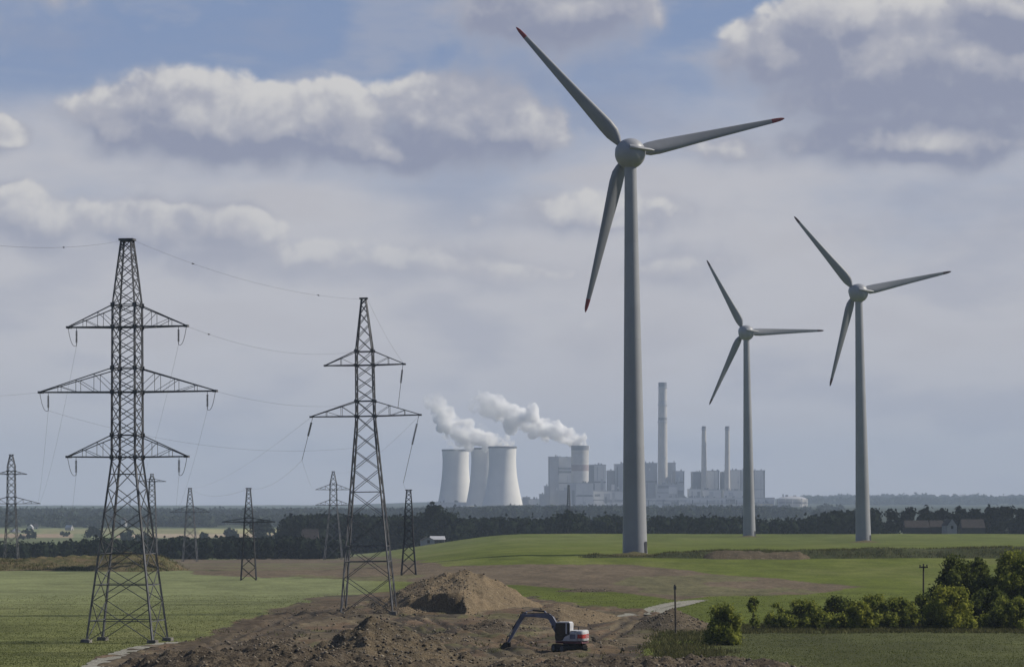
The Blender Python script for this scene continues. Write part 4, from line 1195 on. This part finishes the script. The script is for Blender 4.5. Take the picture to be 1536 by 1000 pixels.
block(1013, 1026.5, 707, 5740, G_, 'grey stair block with dark corner right of the tallest chimney', 50, extras=[(1025, 1026.4, 708, 746, .8, Dk, 'pipe'), (1013.5, 1025, 722, 724, .6, Dk, 'gallery')])
block(985, 1026, 727, 5650, G_, 'grey hall at the foot of the tallest chimney', 50, extras=[(987, 1003, 728, 732, 1.4, Dk, 'duct'), (1003, 1016, 730, 740, 1.1, Wh, 'cladding'), (1017, 1025, 735, 745, 1, Dk, 'louvre')], windows=2)
for k, (a, b, top, mm, lab) in enumerate([(1039, 1053.5, 708, Dk, 'dark boiler house beside the left slender chimney'), (1061, 1079, 706.5, Wh, 'pale boiler house between the slender chimneys, left half'), (1083, 1089, 708, Dk, 'narrow dark block beside the right slender chimney'), (1096, 1112.5, 705.5, Wh, 'pale boiler house right of the slender chimneys'), (1112.5, 1132, 706, G_, 'grey boiler house behind the smallest turbine tower'), (1131, 1147.5, 706, Wh, 'last pale boiler house at the right end of the row')]):
    block(a, b, top, 5760 + 4 * k, mm, lab, 60, extras=[(b - 2, b - .4, top - 1, 746, 1.4, Dk, 'pipe'), (a + 1, b - 3, 733, 734.5, .7, G_, 'gallery')])
block(1033, 1052, 734, 5660, Wh, 'pale annexe below the dark boiler house', 40, extras=[(1046, 1050, 737, 747, 1, Dk, 'gate')])
block(1054, 1082, 735, 5670, Wh, 'pale annexe below the left slender chimney', 40, extras=[(1064, 1070, 737, 745, 1, G_, 'louvre')])
block(1086, 1114, 736, 5665, Wh, 'pale annexe below the right slender chimney', 40, extras=[(1093, 1100, 738, 744, 1, G_, 'louvre')])
block(966, 1162, 747, 5550, Wh, 'very long low white hall along the front of the station', 50, extras=[(968, 1030, 750, 750.8, 1.5, Dk, 'pipe'), (1030, 1150, 754.5, 755.3, 1.8, Dk, 'pipe'), (985, 1160, 751.8, 752.5, 2.2, G_, 'pipe')] + [(x, x + 1.6, 749.5, 758, 2.6, (Dk, G_)[i % 2], 'pier') for i, x in enumerate(range(972, 1160, 11))])
block(1139, 1160, 755, 5500, M['ochre_hall'], 'small ochre sunlit building by the storage tank', 30, extras=[(1148, 1151, 757, 762, .8, Dk, 'door')])
block(784, 795, 746, 5720, G_, 'small grey pump house right of the cooling towers', 30)
block(793, 808, 749, 5600, Wh, 'small white store between cooling towers and station', 25, extras=[(803, 808, 757, 760, 1, Wh, 'annexe')])
block(640, 700, 754, 5550, G_, 'low grey basin building at the foot of the left cooling tower', 25)
# storage tank
s_ = 5500 / F
t = empty('storage_tank', (X_(1188, 5500), 5500, gz(1188, 5500) - 1), 'round storage tank with domed roof and pipes right of the station', 'storage tank')
ht = CAMH - (748 - PY0) * s_ - t.location.z
MB().lathe([(23 * s_, 0), (23 * s_, ht), (22.4 * s_, ht + .8)], 48, cap=False).build('wall', M['chim_white'], t, smooth=True, angle=R(30))
MB().lathe([(22.4 * s_, ht + .8), (16 * s_, ht + 4), (8 * s_, ht + 5.6), (.1, ht + 6)], 48, cap=False).build('roof', G_, t, smooth=True)
MB().lathe([(23.2 * s_, ht * .55), (24 * s_, ht * .56), (24 * s_, ht * .66), (23.2 * s_, ht * .67)], 48, cap=False).build('walkway', Dk, t)
for k, a in enumerate((-150, -120, -95, -60, -35)):
    MB().tube((24.5 * s_ * math.cos(R(a)), 24.5 * s_ * math.sin(R(a)), 0), (24.5 * s_ * math.cos(R(a)), 24.5 * s_ * math.sin(R(a)), ht + 1), .9, n=6).build('pipe', G_, t)
for (x, w_, hh) in ((-14, 5, 4.5), (2, 6, 3.5), (-20, 2, 6)):
    MB().box(x, x + w_, -8, -3, ht + 2, ht + 4 + hh).build('roof_unit', Dk, t)
# far thin masts
def mast(px, py_b, py_t, Y, label, plat=False):
    b = at(px, py_b, Y); h = (py_b - py_t) * Y / F
    o = empty('radio_mast', b, label, 'mast')
    MB().tube((0, 0, -8), (0, 0, h), .0009 * Y * .25, .0009 * Y * .12, n=6).build('shaft', M['steel_far'], o)
    MB().box(-h * .09, h * .09, -.8, .8, h * .55, h * .60).build('platform', M['steel_far'], o)
mast(1381, 752, 741, 8000, 'tiny mast on the far right ridge')
mast(195, 766, 742, 4100, 'thin mast on the wooded ridge behind the nearest pylon')

# steam: puffs joined and re-meshed into one closed skin filled with cloud
def steam_mat(name, d, axis, a0, a1):
    m = bpy.data.materials.new(name); m.use_nodes = True
    nt = m.node_tree; nt.nodes.clear(); N = NT(nt)
    o = N.n('ShaderNodeOutputMaterial'); v = N.n('ShaderNodeVolumePrincipled')
    v.inputs['Color'].default_value = (1.0, 1.0, 1.0, 1)
    v.inputs['Anisotropy'].default_value = 0.0
    t = N.n('ShaderNodeTexCoord')
    f = N.noise(t.outputs['Object'], .035, 5, .62)
    sp = N.n('ShaderNodeSeparateXYZ'); nt.links.new(t.outputs['Object'], sp.inputs[0])
    fade = N.ramp(sp.outputs[axis], a0, a1, .06, 1.0)
    nt.links.new(N.m('MULTIPLY', fade, N.ramp(f, .38, .58, d * .03, d)), v.inputs['Density'])
    nt.links.new(v.outputs[0], o.inputs['Volume'])
    return m
def plume(name, label, path, Y, d, seed, nper=18, fade=(0, -900, -800)):
    g = random.Random(seed); s = Y / F * 1.25
    mb = MB(); o0 = at(path[0][0], path[0][1], Y)
    def ball(c, r):
        prof = [(r * math.sin(math.pi * i / 8) + .01, -r * math.cos(math.pi * i / 8)) for i in range(9)]
        mb.lathe(prof, 12, c)
    for (a, b) in zip(path[:-1], path[1:]):
        for k in range(nper):
            t = (k + g.random()) / nper
            px, py, rr = [a[i] + (b[i] - a[i]) * t for i in range(3)]
            c = at(px, py, Y) - o0
            rr *= s
            off = Vector((g.gauss(0, .42), g.gauss(0, .45), g.gauss(0, .42))) * rr
            ball(c + off, rr * g.uniform(.36, .62))
            off = off.normalized() * rr * g.uniform(.7, 1.0)
            ball(c + off, rr * g.uniform(.16, .32))
            off = Vector((g.gauss(0, 1), g.gauss(0, 1), g.gauss(0, 1))).normalized() * rr * g.uniform(.7, .95)
            ball(c + off, rr * g.uniform(.14, .28))
    o = mb.build(name, steam_mat(name, d, *fade), None)
    o.location = o0
    tag(o, label, 'steam')
    md = o.modifiers.new('skin', 'REMESH'); md.mode = 'VOXEL'; md.voxel_size = 2.4
    tx = bpy.data.textures.new(name + '_puffs', 'CLOUDS'); tx.noise_scale = 5.5; tx.noise_depth = 3
    dm = o.modifiers.new('puffs', 'DISPLACE'); dm.texture = tx; dm.strength = 7.0; dm.mid_level = .55
    return o
plume('steam_plume', 'white steam plume streaming left from the banded flue tower', [(872, 665, 8), (860, 658, 10), (842, 650, 12), (818, 641, 13.5), (790, 632, 14.5), (762, 621, 15.5), (738, 609, 17), (716, 600, 15)], 5640, .26, 3, fade=(0, -255, -90))
plume('steam_plume', 'white steam rising and bending left from the cooling towers', [(770, 669, 4), (750, 662, 9), (722, 659, 12), (700, 653, 14), (682, 645, 14), (669, 630, 13), (660, 612, 12), (652, 598, 12)], 5700, .2, 5, fade=(2, 120, 30))
plume('steam_plume', 'small grey steam puff above the middle cooling tower', [(740, 648, 5), (728, 643, 6), (717, 635, 8)], 5720, .06, 9, 5)
plume('steam_plume', 'low steam over the mouth of the left cooling tower', [(698, 670, 6), (684, 668, 8), (672, 662, 8)], 5900, .05, 12, 6)

# ---------------------------------------------------------------- houses
def house(px, py_b, Y, w_px, wall_h, roof_h, d, label, wm, rm, rz=0.0, gable_x=False, win=2, name='house'):
    b = at(px, py_b, Y); w = w_px * Y / F / 2
    o = empty(name, b, label, 'house' if name == 'house' else 'barn', 'houses far behind the fields', rz)
    MB().box(-w, w, -d/2, d/2, -3, wall_h).build('wall', wm, o)
    mb = MB()
    if gable_x:    # gable towards the camera
        mb.add([(-w-.3, -d/2-.3, wall_h), (w+.3, -d/2-.3, wall_h), (0, -d/2-.3, wall_h+roof_h), (-w-.3, d/2+.3, wall_h), (w+.3, d/2+.3, wall_h), (0, d/2+.3, wall_h+roof_h)], [(1,4,5,2), (0,2,5,3), (3,5,4)])
        g = MB(); g.add([(-w, -d/2-.02, wall_h), (w, -d/2-.02, wall_h), (0, -d/2-.02, wall_h+roof_h*.96)], [(0,1,2)]); g.build('gable', wm, o)
    else:
        mb.add([(-w-.3, -d/2-.3, wall_h), (w+.3, -d/2-.3, wall_h), (w+.3, d/2+.3, wall_h), (-w-.3, d/2+.3, wall_h), (-w, 0, wall_h+roof_h), (w, 0, wall_h+roof_h)], [(0,1,5,4), (2,3,4,5), (1,2,5), (3,0,4)])
    mb.build('roof', rm, o)
    for k in range(win):
        x = -w + 2 * w * (k + 1) / (win + 1)
        MB().box(x - .6, x + .6, -d/2 - .06, -d/2 - .003, wall_h * .4, wall_h * .4 + 1.5).build('window', M['glassdark'], o)
    return o
house(1424, 796, 1290, 15, 2.6, 3.4, 9, 'white gabled house under the dark trees', M['wall_white'], M['roof_red'], R(8), True, 1)
house(1404, 796, 1300, 20, 2.0, 3.2, 8, 'red roofed wing left of the white gabled house', M['wall_beige'], M['roof_red'], 0, False, 0)
house(1374, 796, 1300, 36, 1.8, 3.4, 9, 'long red roofed barn left of the houses', M['wall_beige'], M['roof_red'], 0, False, 0, 'barn')
house(1458, 796, 1310, 34, 1.6, 4.2, 9, 'dark roofed barn right of the white gabled house', M['wall_beige'], M['roof_red'], 0, False, 0, 'barn')
house(641, 817, 1230, 18, 2.2, 1.6, 8, 'pale house before the dark wood, left of its twin', M['wall_white'], M['roof_red'], R(10), True, 1)
house(656, 817, 1240, 22, 2.6, 1.6, 8, 'long pale house before the dark wood with windows', M['wall_beige'], M['grey_hall'], 0, False, 3)
house(465, 815, 1280, 24, 2.4, 4.6, 9, 'dim red roofed farmhouse in the wood left of pale pylon', M['wall_beige'], M['roof_red'], 0, False, 0)
for k, (px, py, w, Y) in enumerate([(46, 796, 7, 2850), (54, 795, 6, 2900), (24, 803, 14, 2600), (186, 785, 4, 3000), (104, 797, 6, 2800), (390, 805, 12, 2200)]):
    house(px, py, Y, w, 4, 3, 8, ['white village house, left of the pair by the left pylon', 'white village house, right of the pair by the left pylon', 'low village house with dark roof near the left pylon', 'tiny white house on the ridge seen through the nearest pylon', 'pale village house beside the valley trees', 'pale farm shed beside the dark small pylon'][k], M['wall_white'], M['roof_red'] if k % 2 else M['grey_hall'], R(15 * k), k % 2 == 0, 1)

# ---------------------------------------------------------------- timber poles
def pole(px, py_b, py_t, Y, lean, label, cross):
    s = Y / F; b = at(px, py_b, Y); b.z = tz(b.x, b.y) + (.0)
    h = CAMH - (py_t - PY0) * s - b.z
    o = empty('utility_pole', b, label, 'pole')
    MB().tube((0, 0, -1), (lean, 0, h), .11, .085, n=10).build('post', M['timber'], o)
    if cross:
        MB().box(lean - .5, lean + .5, -.06, .06, h * .93, h * .955).build('cross_arm', M['timber'], o)
        for x in (-.4, .4):
            MB().lathe([(.03, 0), (.07, .05), (.08, .16), (.04, .22)], 8, (lean + x, 0, h * .955)).build('insulator', M['insul'], o)
    else:
        MB().box(lean - .14, lean + .14, -.2, -.1, h * .9, h * .97).build('bracket', M['steel'], o)
pole(1014, 938, 876, 280, -.12, 'bare leaning timber post in front of the brown soil cone', False)
pole(1385, 940, 845, 310, .02, 'timber utility pole with short cross arm behind the hedge row', True)

# ---------------------------------------------------------------- excavator
def excavator():
    Y = 251.0; s = F / Y
    x0 = X_(854, Y); z0 = tz(x0, Y) - .08
    root = empty('excavator', (x0, Y, z0), 'white and red tracked excavator with slate blue boom digging left', 'excavator', None, R(160))   # local +x = forward
    # undercarriage turned against the upper body
    ua = R(-60) - R(160)
    rot = Matrix.Rotation(ua, 4, 'Z')
    def stadium(L, h, n=8):
        pts = []; r = h / 2
        for k in range(n + 1):
            a = -math.pi/2 + math.pi * k / n; pts.append((L/2 - r + r * math.cos(a), r + r * math.sin(a)))
        for k in range(n + 1):
            a = math.pi/2 + math.pi * k / n; pts.append((-L/2 + r + r * math.cos(a), r + r * math.sin(a)))
        return pts
    for sy in (-1, 1):
        y0, y1 = sy * 1.05 - .24, sy * 1.05 + .24
        mb = MB().prism(stadium(2.35, .72), y0, y1)
        # grouser bars round the belt
        st = stadium(2.39, .76, 6)
        for a, b in zip(st, st[1:] + st[:1]):
            d = math.hypot(b[0]-a[0], b[1]-a[1]); n = max(1, int(d / .16))
            for k in range(n):
                x = a[0] + (b[0]-a[0]) * k / n; z = a[1] + (b[1]-a[1]) * k / n - .02
                mb.box(x - .03, x + .03, y0 - .01, y1 + .01, z - .03, z + .03)
        t = mb.build('track', M['rubber'], root); t.matrix_local = rot
        for (x, r) in ((-.8, .27), (.8, .27), (-.4, .13), (0, .13), (.4, .13)):
            z = .36 if abs(x) > .5 else .16
            for yy in (y0 - .03, y1 + .03):
                w = MB(); ml = MB().lathe([(r * .35, -.03), (r, -.02), (r, .02), (r * .35, .03)], 14)
                w.add([(x + v[0], yy + v[2], z + v[1]) for v in ml.v], ml.f)
                w.build('wheel', M['exc_dark'] if abs(x) < .5 else M['steel'], t)
    cb = MB().box(-.75, .75, -.82, .82, .28, .66).build('undercarriage', M['exc_dark'], root, bevel=.05); cb.matrix_local = rot
    MB().lathe([(.55, .6), (.6, .64), (.6, .82), (.5, .84)], 24).build('slew_ring', M['exc_dark'], root)
    # upper body (local x forward, camera looks at its left side: local -y after the turn is far, +y is near)
    MB().prism([(-1.62, .84), (1.05, .84), (1.05, 1.06), (-1.55, 1.06)], -.98, .98).build('skirt', M['exc_maroon'], root, bevel=.04)
    MB().prism([(-1.1, 1.062), (1.02, 1.062), (1.02, 1.5), (.15, 1.9), (-1.1, 1.96)], -.96, .96).build('body', M['exc_white'], root, bevel=.06)
    # counterweight: rounded stern
    mb = MB(); pl = []
    for k in range(13):
        a = R(90 + 180 * k / 12)
        pl.append((-1.08 + .62 * math.cos(a) if 0 else -1.14 + .62 * math.copysign(abs(math.cos(a)) ** .6, math.cos(a)), 1.0 * math.copysign(abs(math.sin(a)) ** .55, math.sin(a))))
    n = len(pl)
    rings = [(.96, 1.10), (1.0, 1.16), (1.0, 1.88), (.95, 2.02), (.85, 2.08)]
    vs = []
    for (k_, z) in rings:
        vs += [(-1.1 + (x + 1.1) * k_, y * k_, z) for (x, y) in pl]
    fs = [(i*n+j, i*n+(j+1) % n, (i+1)*n+(j+1) % n, (i+1)*n+j) for i in range(len(rings)-1) for j in range(n)]
    fs += [tuple(range(n))[::-1], tuple((len(rings)-1)*n + j for j in range(n))]
    cw = mb.add(vs, fs).build('counterweight', M['exc_white'], root, smooth=True, angle=R(35))
    # red badge wrapping the stern, with pale marks
    mb = MB(); vs = []
    for z in (1.34, 1.72):
        vs += [(-1.1 + (x + 1.1) * 1.012, y * 1.012, z) for (x, y) in pl]
    mb.add(vs, [(j, j+1, n+j+1, n+j) for j in range(n-1)]).build('badge', M['exc_red'], cw)
    for k, zz in ((0, 0), (1, 0), (2, 0), (3, 0)):
        y = .42 - .26 * k
        xw = -1.795
        m_ = MB()
        m_.add([(xw, y - .09, 1.42), (xw, y + .09, 1.42), (xw, y + .09, 1.48), (xw, y - .09, 1.48)], [(0, 1, 2, 3)])
        m_.add([(xw, y - .035, 1.42), (xw, y + .035, 1.42), (xw, y + .035, 1.64), (xw, y - .035, 1.64)], [(0, 1, 2, 3)]) if k % 2 == 0 else m_.add([(xw, y - .09, 1.58), (xw, y + .09, 1.58), (xw, y + .09, 1.64), (xw, y - .09, 1.64)], [(0, 1, 2, 3)])
        m_.build('lettering', M['exc_white'], cw)
    # engine hood panel, door seam, grille
    MB().box(-1.05, -.2, -.9, .9, 1.95, 2.06).build('hood', M['exc_white'], root, bevel=.04)
    MB().box(-.28, .02, -.85, .1, 1.90, 2.12).build('air_box', M['exc_dark'], root, bevel=.03)
    for sy in (-1, 1):
        MB().box(-.92, -.38, sy * .965 - .01, sy * .965 + .01, 1.28, 1.72).build('grille', M['exc_blue'], root)
        MB().box(-.205, -.18, sy * .963 - .006, sy * .963 + .006, 1.08, 1.9).build('panel_seam', M['exc_dark'], root)
    MB().tube((-.75, -.45, 2.05), (-.75, -.45, 2.36), .05, n=10).build('exhaust', M['exc_dark'], root)
    # cab on the near side (the operator's left)
    sgn = 1.0
    cy0, cy1 = .02, .98
    cabp = [(1.04, 1.10), (1.12, 1.5), (1.04, 2.62), (.9, 2.80), (-.28, 2.82), (-.36, 2.70), (-.36, 1.70), (.15, 1.45), (.35, 1.10)]
    cab = MB().prism(cabp, cy0, cy1).build('cab', M['exc_dark'], root, bevel=.03)
    MB().prism([(1.0, 2.745), (.9, 2.86), (-.28, 2.88), (-.40, 2.75)], cy0 - .02, cy1 + .02).build('cab_roof', M['exc_white'], cab, bevel=.03)
    MB().box(-.10, .04, cy1 - .02, cy1 + .025, 1.74, 2.75).build('door_pillar', M['exc_white'], cab, bevel=.01)
    MB().box(-.42, -.34, cy0, cy1 + .02, 1.9, 2.76).build('rear_pillar', M['exc_white'], cab, bevel=.01)
    MB().add([(.12, cy1 + .012, 1.72), (.92, cy1 + .012, 1.62), (.90, cy1 + .012, 2.62), (.12, cy1 + .012, 2.66)], [(0, 1, 2, 3)]).build('door_window', M['glassdark'], cab)
    MB().add([(.42, cy1 + .012, 1.22), (.94, cy1 + .012, 1.22), (.95, cy1 + .012, 1.52), (.30, cy1 + .012, 1.56)], [(0, 1, 2, 3)]).build('lower_window', M['glassdark'], cab)
    MB().add([(-.32, cy1 + .012, 2.0), (-.12, cy1 + .012, 1.98), (-.12, cy1 + .012, 2.66), (-.32, cy1 + .012, 2.66)], [(0, 1, 2, 3)]).build('rear_side_window', M['glassdark'], cab)
    MB().prism([(.15, 1.09), (.36, 1.09), (.16, 1.44), (-.36, 1.69), (-.36, 1.09)], cy1 - .03, cy1 + .005).build('cab_side_panel', M['exc_white'], root)
    # boom, stick, bucket (far side of the cab)
    def limb(pts, w, name, m, parent=root, y=-.18):
        """pts: (x, z, half height) along the limb"""
        top, bot = [], []
        for i, (x, z, h) in enumerate(pts):
            a = Vector(pts[max(0, i-1)][:2]); b = Vector(pts[min(len(pts)-1, i+1)][:2]); d = (b - a).normalized()
            nrm = Vector((-d.y, d.x)); top.append((x + nrm.x*h, z + nrm.y*h)); bot.append((x - nrm.x*h, z - nrm.y*h))
        return MB().prism(top + bot[::-1], y - w, y + w).build(name, m, parent, bevel=.03)
    bm = limb([(.85, 1.4, .15), (1.25, 2.15, .20), (1.82, 3.10, .25), (2.12, 3.32, .25), (2.6, 3.36, .21), (3.5, 3.38, .16), (4.75, 3.34, .11)], .17, 'boom', M['exc_blue'])
    st = limb([(4.35, 3.66, .09), (4.75, 3.3, .23), (5.2, 2.5, .18), (5.8, 1.45, .14), (6.2, .78, .10)], .14, 'stick', M['exc_blue'])
    for sy in (-.42, .06):
        c = MB().tube((1.05, sy, 1.35), (1.55, sy, 2.2), .08, n=10).build('lift_cylinder', M['exc_blue'], bm)
        MB().tube((1.55, sy, 2.2), (1.95, sy, 2.88), .045, n=10).build('piston', M['chrome'], c)
    c = MB().tube((2.5, -.18, 3.78), (3.7, -.18, 3.86), .085, n=10).build('stick_cylinder', M['exc_dark'], bm)
    MB().tube((3.7, -.18, 3.86), (4.4, -.18, 3.72), .045, n=10).build('piston', M['chrome'], c)
    MB().prism([(2.3, 3.6), (2.6, 3.6), (2.52, 3.86)], -.26, -.10).build('bracket', M['exc_blue'], bm)
    c = MB().tube((5.15, -.18, 2.95), (5.75, -.18, 2.05), .075, n=10).build('bucket_cylinder', M['exc_dark'], st)
    MB().tube((5.75, -.18, 2.05), (6.15, -.18, 1.42), .04, n=10).build('piston', M['chrome'], c)
    MB().tube((5.85, -.18, 1.45), (6.3, -.18, 1.36), .05, n=8).tube((6.25, -.18, 1.38), (6.42, -.18, .8), .05, n=8).build('bucket_link', M['exc_dark'], st)
    hp = [(1.2, -.02, 2.5), (1.75, -.0, 3.38), (2.2, -.0, 3.62), (3.4, -.0, 3.60), (4.3, -.0, 3.55), (4.75, -.0, 3.72), (5.05, -.0, 3.1)]
    MB().path([Vector(p) for p in hp], .03, 6).build('hose', M['exc_dark'], bm)
    MB().path([Vector((x, y - .36, z - .02)) for x, y, z in hp], .03, 6).build('hose', M['exc_dark'], bm)
    # open bucket with teeth
    bk = MB(); ol = [(6.1, .85), (6.47, .78), (6.77, .42), (6.80, .08), (6.57, -.18), (6.25, -.28), (6.07, -.18)]
    for yy in (-.62, .24):
        bk.prism(ol, yy, yy + .03)
    for a, b in zip(ol[:-1], ol[1:]):
        nx, nz = -(b[1]-a[1]), b[0]-a[0]; L = math.hypot(nx, nz); nx *= .025/L; nz *= .025/L
        bk.prism([a, b, (b[0]-nx, b[1]-nz), (a[0]-nx, a[1]-nz)], -.59, .24)
    b_ = bk.build('bucket', M['exc_dark'], root)
    for k in range(4):
        y = -.5 + .22 * k
        MB().tube((6.10, y, -.22), (5.94, y, -.12), .05, .015, n=5).build('tooth', M['exc_dark'], b_)
    # mirror and work lamp
    MB().tube((1.1, .98, 2.4), (1.32, 1.12, 2.45), .015, n=5).box(1.28, 1.34, 1.05, 1.2, 2.25, 2.52).build('mirror', M['exc_dark'], root)
    MB().box(.85, .98, .3, .45, 2.885, 2.98).build('work_lamp', M['exc_dark'], root)
excavator()

# ---------------------------------------------------------------- weeds and grass
def tufts(name, label, m, pts, h, spread, blades, cat):
    g = rng; P = np.array(pts); n = len(P) * blades
    p = np.repeat(P, blades, 0) + np.stack([g.normal(0, spread, n), g.normal(0, spread, n), np.zeros(n)], -1)
    hh = h * g.uniform(.4, 1.25, n); a = g.uniform(0, 6.28, n); w = .035 + .05 * g.random(n)
    lean = g.normal(0, .35, (n, 2)) * hh[:, None]
    dx, dy = np.cos(a) * w, np.sin(a) * w
    z0 = p[:, 2] - .05
    V = np.stack([np.stack([p[:,0]-dx, p[:,1]-dy, z0], -1), np.stack([p[:,0]+dx, p[:,1]+dy, z0], -1), np.stack([p[:,0]+lean[:,0], p[:,1]+lean[:,1], z0+hh], -1)], 1).reshape(-1, 3)
    o = link(name, np_mesh(name, V, np.arange(len(V)).reshape(-1, 3)), m)
    tag(o, label, cat, kind='stuff')
def scatter(n, u0, u1, Y0, Y1, test):
    u = rng.uniform(u0, u1, n); Y = 1 / np.sqrt(rng.uniform(1 / Y1 ** 2, 1 / Y0 ** 2, n)); X = (u - PX0) * Y / F
    Z = terrain(X, Y); v = PY0 + (CAMH - Z) * F / Y
    ok = test(u, v, X, Y)
    return np.stack([X[ok], Y[ok], Z[ok]], -1)
def grassy(u, v, X, Y):
    return ~inpoly(u + 14 * fbm(X / 5, Y / 7, 21, 3), v + 4 * fbm(X / 5 + 40, Y / 7, 22, 3), DIRT) & ~inpoly(u, v, PLOUGH)
tufts('grass', 'rough grass standing in the fields near the works', M['grassblade'], scatter(52000, -40, 1580, 222, 400, lambda u, v, X, Y: grassy(u, v, X, Y)), .13, .6, 4, 'grass')
tufts('weeds', 'tall dark weeds along the works edge and below the hedge', M['weed'],
      np.concatenate([scatter(6500, 945, 1130, 232, 296, lambda u, v, X, Y: (fbm(X / 3, Y / 6, 93, 4) + .5 - 1.1 * ((u - 1035) / 75) ** 2 > rng.uniform(-.3, .5, len(u)))), scatter(5200, 1060, 1570, 284, 303, lambda u, v, X, Y: fbm(X / 3, Y / 3, 96, 3) > -.35),
                      scatter(1100, 180, 1240, 226, 350, lambda u, v, X, Y: inpoly(u, v, DIRT) & (fbm(X / 7, Y / 9, 94, 3) > .22))]), .40, .35, 4, 'weeds')
def on_heap(idx_names, n, h):
    out = []
    for (X, Y, Z, nm) in HEAPS:
        if nm == 'spoil_bank' and Y.mean() > 500 and len(X):
            w = (fbm(X / 9, Y / 9, 95, 3) > -.1).astype(float) + .05
            j = rng.choice(len(X), n, p=w / w.sum()); out.append(np.stack([X[j], Y[j], Z[j]], -1))
    return np.concatenate(out)
tufts('weeds', 'weeds covering the far earth banks', M['weed'], on_heap(None, 5000, .6), .55, .5, 3, 'weeds')

# ---------------------------------------------------------------- air
hz = MB().box(-9000, 9000, -120, 13000, -60, 300).build('haze', None)
hm = bpy.data.materials.new('haze_air'); hm.use_nodes = True
hn = hm.node_tree; hn.nodes.clear(); HN = NT(hn)
ho = HN.n('ShaderNodeOutputMaterial'); hv = HN.n('ShaderNodeVolumePrincipled')
hv.inputs['Color'].default_value = (.64, .78, 1.0, 1)
hv.inputs['Density'].default_value = 8.4e-5
hv.inputs['Anisotropy'].default_value = 0.0
hn.links.new(hv.outputs[0], ho.inputs['Volume'])
hz.data.materials.append(hm)
tag(hz, 'pale blue summer haze over the plain', 'haze', kind='stuff')
